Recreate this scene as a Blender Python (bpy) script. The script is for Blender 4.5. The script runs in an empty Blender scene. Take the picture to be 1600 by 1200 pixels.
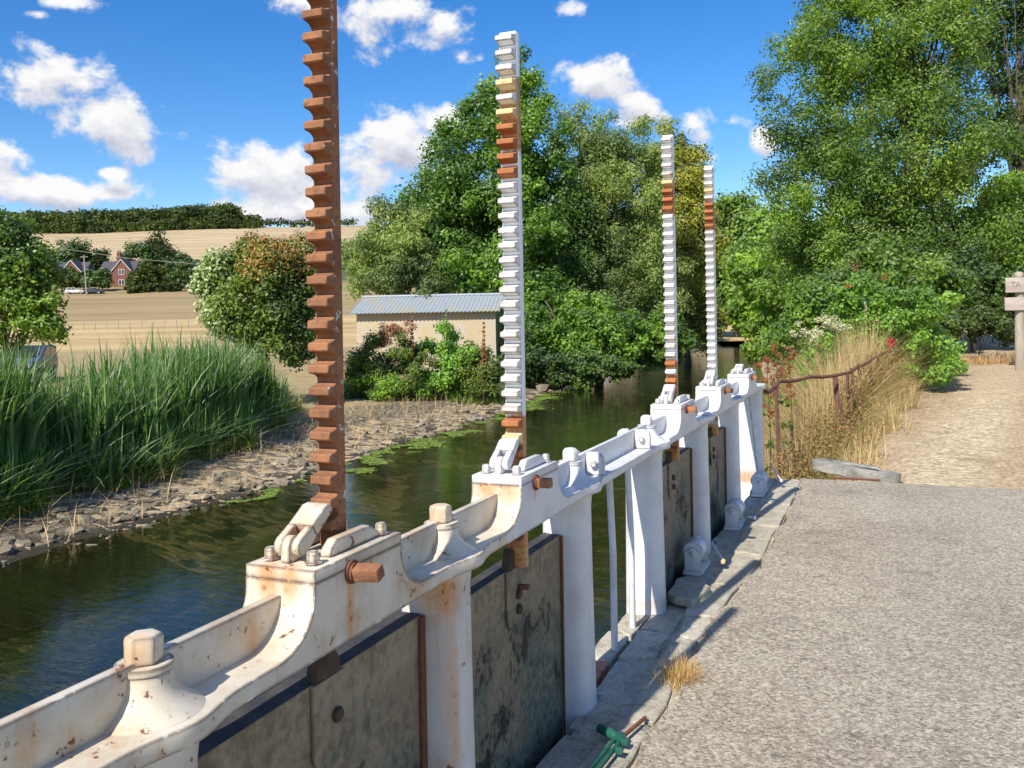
import bpy, bmesh, math, random
import numpy as np
from mathutils import Vector, Matrix, noise as mnoise
rad = math.radians
rng = np.random.default_rng(7)
random.seed(7)
sc = bpy.context.scene
COL = sc.collection

# ------------------------------------------------------------------ camera
F_PX, ROLL, PPY, TH = 1400.0, 0.018, 494.0, rad(22.994)
HC = 1.6
Fv = Vector((-math.sin(TH), math.cos(TH), 0)); R0 = Vector((math.cos(TH), math.sin(TH), 0)); Zv = Vector((0, 0, 1))
Rv = R0*math.cos(ROLL) - Zv*math.sin(ROLL); Uv = R0*math.sin(ROLL) + Zv*math.cos(ROLL)
cd = bpy.data.cameras.new('camera'); cam = bpy.data.objects.new('camera', cd); COL.objects.link(cam)
cd.sensor_width = 36; cd.lens = 36*F_PX/1600; cd.shift_y = -(600-PPY)/1600
cd.clip_start = 0.05; cd.clip_end = 5000
m = Matrix.Identity(4)
for i in range(3):
    m[i][0] = Rv[i]; m[i][1] = Uv[i]; m[i][2] = -Fv[i]
m[2][3] = HC
cam.matrix_world = m
sc.camera = cam
def at(x, y, D):
    """world point seen at photo pixel x,y at depth D"""
    return Vector((0, 0, HC)) + (Fv + Rv*((x-800)/F_PX) + Uv*((PPY-y)/F_PX))*D

# ------------------------------------------------------------------ node helper
class NT:
    def __init__(s, nt): s.nt = nt; nt.nodes.clear()
    def __call__(s, t, ins=None, **props):
        n = s.nt.nodes.new('ShaderNode'+t)
        for k, v in props.items(): setattr(n, k, v)
        for k, v in (ins or {}).items():
            if isinstance(v, bpy.types.NodeSocket): s.nt.links.new(v, n.inputs[k])
            elif isinstance(v, bpy.types.Node): s.nt.links.new(v.outputs[0], n.inputs[k])
            else: n.inputs[k].default_value = v
        return n
    def math(s, op, a, b=0.0, c=0.0, clamp=False):
        return s('Math', {0: a, 1: b, 2: c}, operation=op, use_clamp=clamp).outputs[0]
    def vm(s, op, a, b=(0, 0, 0), c=(0, 0, 0)):
        n = s('VectorMath', {0: a, 1: b}, operation=op)
        if op == 'MULTIPLY_ADD':
            n.inputs[2].default_value = c
        return n.outputs[1] if op in ('LENGTH', 'DOT_PRODUCT', 'DISTANCE') else n.outputs[0]
    def sst(s, x, a, b):
        n = s('MapRange', {'Value': x, 'From Min': a, 'From Max': b}, interpolation_type='SMOOTHSTEP')
        return n.outputs[0]
    def noise(s, vec, scale, detail=4, rough=.55, dist=0):
        n = s('TexNoise', {'Vector': vec, 'Scale': scale, 'Detail': detail, 'Roughness': rough, 'Distortion': dist})
        return n.outputs[0]
    def mix(s, f, a, b, bt='MIX'):
        n = s('Mix', data_type='RGBA', blend_type=bt)
        for k, v in ((0, f), (6, a), (7, b)):
            if isinstance(v, bpy.types.NodeSocket): s.nt.links.new(v, n.inputs[k])
            elif k == 0: n.inputs[0].default_value = v
            else: n.inputs[k].default_value = (*v[:3], 1)
        return n.outputs[2]
    def ramp(s, f, stops):
        n = s('ValToRGB', {0: f}); cr = n.color_ramp
        while len(cr.elements) < len(stops): cr.elements.new(.5)
        for e, (p, c) in zip(cr.elements, stops):
            e.position = p; e.color = (*c, 1) if not isinstance(c, (int, float)) else (c, c, c, 1)
        return n.outputs[0]
    def scl(s, vec, sc_): return s.vm('MULTIPLY', vec, sc_)
    def pos(s): return s('NewGeometry').outputs['Position']
    def surf(s, col, rough=.7, bump=None, bstr=.3, bdist=.01, spec=.4, metallic=0):
        b = s('BsdfPrincipled', {'Base Color': col if isinstance(col, bpy.types.NodeSocket) else (*col, 1), 'Roughness': rough, 'Specular IOR Level': spec, 'Metallic': metallic})
        if bump is not None:
            bn = s('Bump', {'Height': bump, 'Strength': bstr, 'Distance': bdist}); s.nt.links.new(bn.outputs[0], b.inputs['Normal'])
        o = s('OutputMaterial'); s.nt.links.new(b.outputs[0], o.inputs[0]); return b
def newmat(name):
    mt = bpy.data.materials.new(name); mt.use_nodes = True
    return mt, NT(mt.node_tree)

# ------------------------------------------------------------------ world: sky and clouds
w = bpy.data.worlds.new('World'); sc.world = w; w.use_nodes = True
SUN_EL = rad(41); SUN_H = Vector((-math.sin(rad(8)), -math.cos(rad(8)), 0))
SKY_STR, CLOUD_W = 0.074, 9.6
n = NT(w.node_tree)
sky = n('TexSky', sky_type='NISHITA', sun_disc=False, sun_elevation=SUN_EL, sun_rotation=math.atan2(SUN_H.x, SUN_H.y) % (2*math.pi),
        altitude=300, air_density=1.0, dust_density=0.25, ozone_density=3.0)
D = n('TexCoord').outputs['Generated']
ax = n.vm('DOT_PRODUCT', D, tuple(R0)); ay = n.vm('DOT_PRODUCT', D, tuple(Fv)); az_ = n('SeparateXYZ', {0: D}).outputs[2]
azim = n.math('ARCTAN2', ax, ay); elev = n.math('ARCSINE', az_)
pv = n('CombineXYZ', {0: azim, 1: elev, 2: 0.0}).outputs[0]
CL = [(45, 122, 72, 56), (175, 195, 112, 44), (2, 236, 50, 34), (110, 300, 150, 25), (410, 268, 120, 52), (560, 262, 90, 70), (620, 225, 70, 55),
      (450, 330, 130, 36), (590, 330, 60, 30), (625, 20, 115, 50), (470, 0, 75, 32), (695, 190, 55, 32), (915, 120, 66, 46), (720, 90, 42, 20),
      (110, 2, 60, 16), (60, 22, 40, 12), (885, 14, 45, 26), (1098, 212, 34, 42), (1145, 188, 45, 20), (1000, 182, 40, 22), (1195, 222, 26, 24), (175, 272, 26, 10), (985, 158, 22, 12)]
WISP = (13, 15, 16, 18)
def cloud_field(p):
    """density of the cumulus round listed directions, with billowing noise"""
    nz = n.noise(n.scl(p, (1, 1.25, 1)), 10.5, 10, .62, .15)
    big = n.noise(n.scl(p, (1, 1.6, 1)), 3.5, 3, .5)
    cur = None
    for i, (x, y, cw, ch) in enumerate(CL):
        d = (at(x, y, 1) - Vector((0, 0, HC))).normalized()
        a0 = math.atan2(d.dot(R0), d.dot(Fv)); e0 = math.asin(d.z)
        sx, sy = F_PX/cw*.80, F_PX/ch*.80
        L = n.vm('LENGTH', n.vm('MULTIPLY_ADD', p, (sx, sy, 0), (-a0*sx, -e0*sy, 0)))
        v = n.math('SUBTRACT', .62 if i in WISP else 1.0, L)
        cur = v if cur is None else n('Math', {0: cur, 1: v, 2: .2}, operation='SMOOTH_MAX').outputs[0]
    # the same broken cumulus goes on round the rest of the sky
    away = n.math('ADD', n.sst(n.math('ABSOLUTE', n('SeparateXYZ', {0: p}).outputs[0]), .62, .75), n.sst(n('SeparateXYZ', {0: p}).outputs[1], .40, .5), clamp=True)
    gen = n.math('SUBTRACT', n.math('MULTIPLY', n.math('SUBTRACT', big, .53), 7.0), n.math('MULTIPLY', n.math('SUBTRACT', 1.0, away), 9.0))
    cur = n('Math', {0: cur, 1: gen, 2: .3}, operation='SMOOTH_MAX').outputs[0]
    return n.math('ADD', cur, n.math('MULTIPLY', n.math('SUBTRACT', nz, .53), 3.6))
d0 = cloud_field(pv)
d1 = cloud_field(n.vm('ADD', pv, (-.004, .017, 0)))
alpha = n.math('MULTIPLY', n.sst(d0, .10, .60), n.sst(elev, -.02, .02))
lit = n.math('ADD', n.math('MULTIPLY', n.math('SUBTRACT', d0, d1), .62), .66)  # cloud shading painted in: bright tops, grey bases from the density slope
lit = n.math('SUBTRACT', lit, n.math('MULTIPLY', n.sst(d0, .5, 1.6), .16))
ccol = n.ramp(lit, [(.12, (.46, .49, .61)), (.5, (.68, .70, .80)), (.88, (1, 1, 1.0))])
ccol = n.vm('SCALE', ccol); w.node_tree.nodes[-1].inputs['Scale'].default_value = CLOUD_W
skyc = n('HueSaturation', {'Hue': .508, 'Saturation': 1.38, 'Value': 1.62, 'Color': sky.outputs[0]}).outputs[0]
wc = n.mix(alpha, skyc, ccol)
bg = n('Background', {'Color': wc, 'Strength': SKY_STR}); out = n('OutputWorld'); w.node_tree.links.new(bg.outputs[0], out.inputs[0])

# ------------------------------------------------------------------ sun, exposure
sd = bpy.data.lights.new('sun', 'SUN'); sd.energy = 5.0; sd.angle = rad(.53); sd.color = (1, .93, .80)
sun = bpy.data.objects.new('sun', sd); COL.objects.link(sun)
ld = Vector((-SUN_H.x*math.cos(SUN_EL), -SUN_H.y*math.cos(SUN_EL), -math.sin(SUN_EL)))
sun.rotation_euler = ld.to_track_quat('-Z', 'Y').to_euler(); sun.location = (0, -20, 30)
sc.view_settings.view_transform = 'Standard'; sc.view_settings.look = 'None'
sc.view_settings.exposure = 0.46; sc.view_settings.gamma = 1; sc.view_settings.use_curve_mapping = False
sc.cycles.max_bounces = 8; sc.cycles.transparent_max_bounces = 12; sc.cycles.caustics_reflective = False; sc.cycles.caustics_refractive = False

# ------------------------------------------------------------------ object helpers
WL = {}
def tag(o, label=None, cat=None, group=None, kind=None):
    for k, v in (('label', label), ('category', cat), ('group', group), ('kind', kind)):
        if v: o[k] = v
    return o
def thing(name, loc, label, cat, group=None):
    o = bpy.data.objects.new(name, None); COL.objects.link(o); o.location = loc; o.empty_display_size = .2
    WL[o.name] = Vector(loc); return tag(o, label, cat, group)
def link(name, me, mt, parent=None, loc=(0, 0, 0)):
    """link a mesh object; loc is its world place (parents are never rotated)"""
    o = bpy.data.objects.new(name, me); COL.objects.link(o)
    if mt and not me.materials: me.materials.append(mt)
    WL[o.name] = Vector(loc)
    if parent: o.parent = parent; o.location = Vector(loc) - WL[parent.name]
    else: o.location = loc
    return o
def npmesh(name, V, Fc, smooth=False):
    V = np.ascontiguousarray(V, dtype=np.float32); Fc = np.ascontiguousarray(Fc, dtype=np.int32)
    me = bpy.data.meshes.new(name); k = Fc.shape[1]
    me.vertices.add(len(V)); me.vertices.foreach_set('co', V.ravel())
    me.loops.add(Fc.size); me.loops.foreach_set('vertex_index', Fc.ravel())
    me.polygons.add(len(Fc)); me.polygons.foreach_set('loop_start', np.arange(0, Fc.size, k, dtype=np.int32))
    me.polygons.foreach_set('loop_total', np.full(len(Fc), k, dtype=np.int32))
    if smooth: me.polygons.foreach_set('use_smooth', np.ones(len(Fc), dtype=bool))
    me.update(calc_edges=True); return me
class MB:
    """collects solids in world coordinates; build() links them as one mesh object"""
    def __init__(s): s.bm = bmesh.new()
    def poly(s, pts): return s.bm.faces.new([s.bm.verts.new(p) for p in pts])
    def prism(s, pts, d):
        """polygon pts swept by vector d"""
        d = Vector(d); a = [s.bm.verts.new(p) for p in pts]; b = [s.bm.verts.new(Vector(p)+d) for p in pts]
        k = len(a); s.bm.faces.new(a); s.bm.faces.new(b[::-1])
        for i in range(k): s.bm.faces.new([a[i], b[i], b[(i+1) % k], a[(i+1) % k]])
        return s
    def box(s, lo, hi):
        (x0, y0, z0), (x1, y1, z1) = lo, hi
        return s.prism([(x0, y0, z0), (x1, y0, z0), (x1, y1, z0), (x0, y1, z0)], (0, 0, z1-z0))
    def tube(s, pts, rs, k=8, cap=True):
        pts = [Vector(p) for p in pts]
        if isinstance(rs, (int, float)): rs = [rs]*len(pts)
        prev = None; rings = []
        for i, p in enumerate(pts):
            t = (pts[min(i+1, len(pts)-1)] - pts[max(i-1, 0)]).normalized()
            if prev is None: nrm = t.orthogonal().normalized()
            else: nrm = (prev - t*prev.dot(t)).normalized()
            prev = nrm; bn = t.cross(nrm)
            rings.append([s.bm.verts.new(p + (nrm*math.cos(2*math.pi*j/k) + bn*math.sin(2*math.pi*j/k))*rs[i]) for j in range(k)])
        for a, b in zip(rings, rings[1:]):
            for j in range(k): s.bm.faces.new([a[j], a[(j+1) % k], b[(j+1) % k], b[j]])
        if cap:
            s.bm.faces.new(rings[0][::-1]); s.bm.faces.new(rings[-1])
        return s
    def lathe(s, c, prof, k=24, ph=0, axis='z'):
        """prof = [(r, h), ...] turned about an axis through c"""
        c = Vector(c); rings = []
        for r, h in prof:
            ring = []
            for j in range(k):
                a = 2*math.pi*j/k + ph
                if axis == 'z': v = Vector((r*math.cos(a), r*math.sin(a), h))
                elif axis == 'y': v = Vector((r*math.cos(a), h, r*math.sin(a)))
                else: v = Vector((h, r*math.cos(a), r*math.sin(a)))
                ring.append(s.bm.verts.new(c+v))
            rings.append(ring)
        for a, b in zip(rings, rings[1:]):
            for j in range(k): s.bm.faces.new([a[j], a[(j+1) % k], b[(j+1) % k], b[j]])
        s.bm.faces.new(rings[0][::-1]); s.bm.faces.new(rings[-1]); return s
    def build(s, name, mt, parent=None, bevel=0, seg=2, smooth=True, origin=None, ang=35):
        bm = s.bm; bmesh.ops.recalc_face_normals(bm, faces=bm.faces)
        if bevel:
            es = [e for e in bm.edges if len(e.link_faces) == 2 and e.calc_face_angle(0) > rad(ang)]
            bmesh.ops.bevel(bm, geom=es, offset=bevel, segments=seg, affect='EDGES', clamp_overlap=True, profile=.5)
        if origin is None: origin = tuple(WL[parent.name]) if parent else (0, 0, 0)
        bmesh.ops.translate(bm, verts=bm.verts, vec=-Vector(origin))
        me = bpy.data.meshes.new(name); bm.to_mesh(me); bm.free()
        if smooth:
            me.polygons.foreach_set('use_smooth', np.ones(len(me.polygons), dtype=bool)); me.set_sharp_from_angle(angle=rad(38))
        return link(name, me, mt, parent, origin)
def struct(o): return tag(o, kind='structure')
def stuff(o): return tag(o, kind='stuff')

# ------------------------------------------------------------------ materials
def edge_mask(q, r=.012):
    """1 on worn corners"""
    bv = q('Bevel', {'Radius': r}, samples=4).outputs[0]; g = q('NewGeometry').outputs['Normal']
    return q.sst(q.vm('DOT_PRODUCT', bv, g), .997, .955)
def blob(q, p, c, r):
    L = q.vm('LENGTH', q.vm('MULTIPLY', q.vm('SUBTRACT', p, c), tuple(1/v for v in r)))
    return q.sst(L, 1.0, .15)
def paint(name, base, dirt, rust, wear, stains=(), warm=(0, 0)):
    mt, q = newmat(name); p = q.pos()
    n1 = q.noise(p, 7, 7, .62); n2 = q.noise(p, 42, 5, .6); n3 = q.noise(q.scl(p, (26, 26, 2.2)), 1, 5, .6); fine = q.noise(p, 160, 3, .6)
    col = q.mix(q.sst(n1, .35, .75), base, dirt)
    col = q.mix(q.math('MULTIPLY', q.sst(n3, .55, .8), .45), col, tuple(c*.8 for c in dirt))
    # yellow-brown bleed, then rust specks
    bleed = q.math('MULTIPLY', q.sst(q.math('ADD', q.math('MULTIPLY', n1, .6), q.math('MULTIPLY', n3, .4)), .52, .72), rust)
    st = None
    for c, r, k in stains:
        b = q.math('MULTIPLY', blob(q, p, c, r), k); st = b if st is None else q.math('MAXIMUM', st, b)
    if st is not None:
        stn = q.math('MULTIPLY', st, q.sst(q.math('ADD', q.math('MULTIPLY', n2, .5), q.math('MULTIPLY', n3, .5)), .10, .62))
        bleed = q.math('MAXIMUM', bleed, stn)
    col = q.mix(q.math('MULTIPLY', bleed, .85), col, (.56, .25, .075))
    spot = q.math('MULTIPLY', q.sst(q.math('ADD', q.math('MULTIPLY', n2, .7), q.math('MULTIPLY', n1, .3)), .635 - .05*rust, .68 - .05*rust), min(1, rust*1.6))
    if st is not None: spot = q.math('MAXIMUM', spot, q.math('MULTIPLY', q.math('MULTIPLY', q.sst(stn, .45, .95), q.sst(q.noise(p, 26, 6, .7), .54, .62)), .85))
    col = q.mix(spot, col, (.17, .07, .035))
    e = q.math('MULTIPLY', edge_mask(q), q.math('MULTIPLY', q.sst(q.math('ADD', q.math('MULTIPLY', n2, .6), q.math('MULTIPLY', n1, .4)), .39, .47), wear))
    col = q.mix(e, col, (.10, .062, .048))
    h = q.math('ADD', q.math('MULTIPLY', fine, .25), q.math('SUBTRACT', q.math('MULTIPLY', n2, .6), q.math('MULTIPLY', q.math('ADD', spot, e), .8)))
    q.surf(col, .46, h, .22, .004, .4)
    return mt
BOXT = [(1.60, 1.97), (2.765, 3.125), (5.225, 5.62), (6.555, 6.98), (7.93, 8.36)]
POSTT = [1.22, 2.37, 3.54, 4.80, 6.12, 7.45, 8.80]
SCX = -1.248
old_st = [((-1.15, 1.735, .93), (.03, .024, .15), 1.0), ((-1.275, 1.60, 1.035), (.045, .05, .085), 1.0), ((-1.215, 1.60, 1.04), (.035, .05, .08), 1.0),
          ((-1.275, 2.765, 1.03), (.06, .05, .12), 1.0), ((-1.20, 2.765, 1.03), (.05, .05, .11), .9), ((-1.2, 2.36, .80), (.1, .10, .14), .8), ((-1.25, 1.70, 1.11), (.05, .09, .05), .8), ((-1.2, 1.80, 1.09), (.03, .12, .03), .6),
          ((-1.25, 1.50, .95), (.03, .05, .08), .9), ((-1.25, 2.66, .93), (.03, .03, .06), .7), ((-1.15, 2.05, .89), (.04, .06, .04), .6), ((-1.25, 1.20, 1.02), (.05, .05, .05), .7), ((-1.25, 2.36, 1.02), (.05, .05, .05), .95)]
M_OLD = paint('cream_paint', (.64, .585, .485), (.46, .39, .29), .85, 1.0, old_st)
M_WHITE = paint('white_paint', (.68, .685, .695), (.56, .56, .575), .10, .7, [((-1.15, 2.885, 1.0), (.03, .02, .06), .8), ((-1.24, 3.66, .93), (.03, .03, .05), .6), ((-1.26, 4.8, .03), (.2, .2, .06), .7), ((-1.26, 8.7, .03), (.3, .3, .1), 1.0)])
M_POSTOLD = paint('dull_white_paint', (.61, .60, .58), (.48, .46, .42), .6, .9, [((-1.2, 2.30, .80), (.14, .07, .13), 1.0), ((-1.2, 2.31, .5), (.1, .03, .5), .7), ((-1.2, 1.28, .7), (.1, .06, .2), .6)])
M_TOOTHW = paint('tooth_paint', (.74, .74, .745), (.60, .56, .53), .45, .7)
def rustmat(name, c0, c1, c2, flake=.0):
    mt, q = newmat(name); p = q.pos()
    n1 = q.noise(p, 9, 6, .6); n2 = q.noise(p, 70, 5, .65); n3 = q.noise(p, 28, 6, .7, .4)
    col = q.mix(q.sst(n1, .3, .7), c0, c1); col = q.mix(q.sst(n2, .5, .75), col, c2)
    if flake:
        g = q('NewGeometry').outputs['Normal']; side = q.sst(q('SeparateXYZ', {0: g}).outputs[0], .3, .8)
        fl = q.math('MULTIPLY', q.math('MULTIPLY', q.sst(n3, .60, .64), side), flake)
        col = q.mix(fl, col, (.55, .55, .55))
    q.surf(col, .85, q.math('ADD', n2, q.math('MULTIPLY', n3, .6)), .55, .006, .2)
    return mt
M_RUST = rustmat('orange_rust', (.35, .165, .082), (.215, .10, .055), (.13, .068, .045), 1.0)
M_RUSTD = rustmat('dark_rust', (.20, .085, .05), (.14, .06, .04), (.09, .045, .035))
M_RAILR = rustmat('rail_rust', (.17, .075, .055), (.125, .06, .05), (.09, .05, .04))
M_TOOTHR = rustmat('bright_rust', (.42, .17, .07), (.33, .125, .052), (.22, .085, .042))
M_TOOTHY = rustmat('yellow_primer', (.62, .45, .22), (.70, .56, .35), (.5, .3, .13))
def rackbody(name, bands):
    """white rack with bare rusty lengths: bands = [(z0, z1)]"""
    mt, q = newmat(name); p = q.pos(); z = q('SeparateXYZ', {0: p}).outputs[2]
    n1 = q.noise(p, 16, 6, .6); n2 = q.noise(p, 70, 5, .6)
    zz = q.math('ADD', z, q.math('MULTIPLY', q.math('SUBTRACT', n1, .5), .10))
    msk = None
    for a, b in bands:
        v = q.math('MULTIPLY', q.sst(zz, a-.008, a+.008), q.sst(zz, b+.008, b-.008)); msk = v if msk is None else q.math('MAXIMUM', msk, v)
    rc = q.mix(q.sst(n2, .4, .7), (.52, .29, .12), (.33, .13, .055))
    col = q.mix(msk, q.mix(q.sst(n1, .45, .75), (.83, .84, .86), (.74, .72, .72)), rc)
    q.surf(col, .6, n2, .25, .004); return mt
def flat(name, c0, c1, scale=6, rough=.8, bstr=.3, bdist=.01, stretch=(1, 1, 1), detail=6, spec=.3):
    mt, q = newmat(name); p = q.scl(q.pos(), stretch)
    a = q.noise(p, scale, detail, .6); b = q.noise(p, scale*6, 4, .6)
    f = q.math('ADD', q.math('MULTIPLY', a, .65), q.math('MULTIPLY', b, .35))
    q.surf(q.mix(q.sst(f, .35, .68), c0, c1), rough, f, bstr, bdist, spec); return mt
# gate panels: weather-beaten board with algae and black patches
M_PANEL, q = newmat('weathered_gate_board'); p = q.pos(); z = q('SeparateXYZ', {0: p}).outputs[2]
n1 = q.noise(p, 3.2, 7, .65, .3); n2 = q.noise(p, 30, 6, .65); n3 = q.noise(q.scl(p, (60, 60, 3)), 1, 4, .6); n4 = q.noise(q.vm('ADD', p, (3, 7, 1)), 2.4, 6, .65, .4)
yy = q('SeparateXYZ', {0: p}).outputs[1]
col = q.mix(q.sst(q.math('ADD', q.math('MULTIPLY', n2, .5), q.math('MULTIPLY', n1, .5)), .38, .62), (.15, .122, .080), (.32, .262, .175))
grn = q.math('MULTIPLY', q.sst(q.math('ADD', n4, q.math('MULTIPLY', z, -.40)), .32, .48), .75)
col = q.mix(grn, col, q.mix(q.sst(n2, .35, .65), (.045, .068, .048), (.15, .195, .16)))
blk = q.math('MULTIPLY', q.sst(q.math('ADD', q.math('MULTIPLY', n1, .7), q.math('MULTIPLY', n2, .3)), .50, .58), q.sst(z, .66, .45))
col = q.mix(blk, col, (.022, .022, .018))
col = q.mix(q.math('MULTIPLY', q.math('MULTIPLY', q.sst(n3, .60, .72), q.sst(n1, .45, .6)), .5), col, (.34, .31, .25))
col = q.mix(q.math('MULTIPLY', q.sst(n2, .70, .76), .55), col, (.33, .31, .26))
q.surf(col, .75, q.math('ADD', n2, q.math('MULTIPLY', n1, .5)), .5, .006, .3)
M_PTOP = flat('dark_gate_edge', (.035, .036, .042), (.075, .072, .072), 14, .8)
M_DARKIRON = flat('dark_iron', (.045, .034, .026), (.09, .06, .04), 20, .8)
# concrete deck
M_CONC, q = newmat('worn_concrete'); p = q.pos()
big = q.noise(p, .55, 5, .6); mid = q.noise(p, 5, 5, .65)
vo = q('TexVoronoi', {'Vector': q.vm('ADD', p, q.vm('MULTIPLY', q('TexNoise', {'Vector': p, 'Scale': 40.0}).outputs[1], (.012, .012, .012))), 'Scale': 84.0})
vo2 = q('TexVoronoi', {'Vector': p, 'Scale': 175.0}); sp = q.noise(p, 95, 5, .75)
cellv = q('SeparateXYZ', {0: vo.outputs['Color']}).outputs[0]; cell2 = q('SeparateXYZ', {0: vo2.outputs['Color']}).outputs[1]
sp2 = q.noise(p, 48, 4, .7)
tone = q.math('ADD', q.math('MULTIPLY', cellv, .46), q.math('ADD', q.math('MULTIPLY', cell2, .26), q.math('ADD', q.math('MULTIPLY', sp, .40), q.math('ADD', q.math('MULTIPLY', sp2, .26), q.math('MULTIPLY', mid, .22)))))
col = q.ramp(tone, [(.44, (.13, .110, .083)), (.62, (.31, .268, .206)), (.90, (.455, .40, .315)), (1.0, (.62, .56, .46))])
col = q.mix(q.sst(big, .38, .7), col, q.vm('MULTIPLY', col, (.80, .78, .77)))
patch = q.noise(q.vm('ADD', p, (9, 3, 0)), 1.7, 6, .7)
col = q.mix(q.math('MULTIPLY', q.sst(patch, .58, .72), .45), col, (.16, .135, .11))
lich = q.noise(q.vm('ADD', p, (2, 5, 0)), 11, 5, .65)
col = q.mix(q.math('MULTIPLY', q.sst(lich, .60, .66), .55), col, (.50, .46, .37))
col = q.mix(q.math('MULTIPLY', q.sst(lich, .40, .34), .55), col, (.13, .11, .085))
q.surf(col, .88, q.math('ADD', q.math('MULTIPLY', cellv, .4), q.math('ADD', sp, sp2)), .8, .010, .25)
# coping stone
M_COPE, q = newmat('coping_stone'); p = q.pos()
a = q.noise(p, 8, 8, .68, .3); b = q.noise(p, 55, 6, .7); c = q.noise(q.vm('ADD', p, (4, 1, 0)), 16, 6, .7)
oi = q('ObjectInfo').outputs['Random']
col = q.ramp(q.math('ADD', q.math('MULTIPLY', a, .5), q.math('MULTIPLY', b, .5)), [(.32, (.21, .185, .145)), (.48, (.48, .435, .35)), (.64, (.68, .63, .52))])
col = q.mix(q.math('MULTIPLY', oi, .45), col, q.vm('MULTIPLY', col, (.72, .73, .70)))
col = q.mix(q.math('MULTIPLY', q.sst(c, .60, .70), .7), col, (.50, .485, .44))
col = q.mix(q.math('MULTIPLY', q.sst(q.noise(q.vm('ADD', p, (1, 9, 0)), 6, 6, .7), .60, .70), .55), col, (.20, .13, .06))
q.surf(col, .92, q.math('ADD', q.math('MULTIPLY', a, 1.6), b), .9, .014, .2)
M_BRICK = flat('red_brick', (.42, .16, .10), (.52, .25, .17), 30, .9)
M_WALLST = flat('dark_wall_stone', (.04, .04, .035), (.10, .095, .08), 6, .8)  # even near-black stone for the wall below the coping
M_STONE, q = newmat('bank_rubble'); p = q.pos(); a = q.noise(p, 14, 6, .65); oi = q('ObjectInfo').outputs['Random']; ri = q('NewGeometry').outputs['Random Per Island']
v = q.math('FRACT', q.math('ADD', oi, ri))
col = q.mix(q.sst(a, .3, .7), q.ramp(v, [(0, (.13, .11, .08)), (.6, (.26, .22, .165)), (1, (.42, .37, .29))]), (.20, .17, .125)); q.surf(col, .9, a, .6, .02, .2)
M_FABANK, q = newmat('far_bank_earth'); p = q.pos(); a = q.noise(p, 1.6, 8, .65); b = q.noise(p, 18, 6, .7); z = q('SeparateXYZ', {0: p}).outputs[2]
vo = q('TexVoronoi', {'Vector': p, 'Scale': 11.0}).outputs['Color']; cv = q('SeparateXYZ', {0: vo}).outputs[0]
mud = q.ramp(q.math('ADD', q.math('MULTIPLY', b, .6), q.math('MULTIPLY', cv, .35)), [(.25, (.075, .06, .043)), (.5, (.20, .165, .12)), (.75, (.36, .31, .235))])
mud = q.mix(q.math('MULTIPLY', q.sst(a, .5, .66), .6), mud, (.25, .25, .19))
dry = q.mix(q.sst(a, .35, .65), (.46, .35, .19), (.36, .28, .14))
wet = q.sst(q.math('ADD', z, q.math('MULTIPLY', q.math('SUBTRACT', b, .5), .08)), -1.10, -1.19)
col = q.mix(q.sst(q.math('ADD', z, q.math('MULTIPLY', q.math('SUBTRACT', a, .5), .12)), -.92, -.82), mud, dry); col = q.mix(wet, col, (.055, .05, .035))
q.surf(col, .92, q.math('ADD', b, q.math('MULTIPLY', cv, .5)), 1.0, .06, .2)
M_BED, q = newmat('river_bed_silt'); p = q.pos(); a = q.noise(q.scl(p, (1.2, .5, 1)), 1.3, 7, .7, .5); b = q.noise(q.scl(p, (1, .45, 1)), 9, 6, .7)
col = q.mix(q.sst(b, .35, .7), (.10, .082, .045), (.26, .21, .12))
vc = q('SeparateXYZ', {0: q('TexVoronoi', {'Vector': p, 'Scale': 4.5}).outputs['Color']}).outputs[0]
col = q.mix(q.math('MULTIPLY', q.sst(vc, .7, .9), .6), col, (.42, .35, .24))
col = q.mix(q.sst(q.math('ADD', q.math('MULTIPLY', a, .65), q.math('MULTIPLY', b, .35)), .45, .55), col, (.045, .085, .018)); q.surf(col, .95, b, .6, .05, .1)
# water
M_WATER, q = newmat('river_water'); p = q.pos()
wv = q.math('ADD', q.math('MULTIPLY', q.noise(q.scl(p, (1, 2.2, 1)), 3.2, 4, .6, .4), 1.0), q.math('MULTIPLY', q.noise(q.scl(p, (1, 1.7, 1)), 15, 3, .6), .20))
bn = q('Bump', {'Height': wv, 'Strength': .075, 'Distance': .07}).outputs[0]
fr = q('Fresnel', {'IOR': 1.333, 'Normal': bn}).outputs[0]
gl = q('BsdfGlossy', {'Color': (1, 1, 1, 1), 'Roughness': .015, 'Normal': bn})
tr = q('BsdfTransparent', {'Color': (.78, .74, .50, 1)})
df = q('BsdfDiffuse', {'Color': (.040, .046, .014, 1)})
body = q('MixShader', {0: .16, 1: tr.outputs[0], 2: df.outputs[0]})
ms = q('MixShader', {0: q.math('MULTIPLY', fr, 1.0, clamp=True), 1: body.outputs[0], 2: gl.outputs[0]})
o = q('OutputMaterial'); q.nt.links.new(ms.outputs[0], o.inputs[0])
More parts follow.
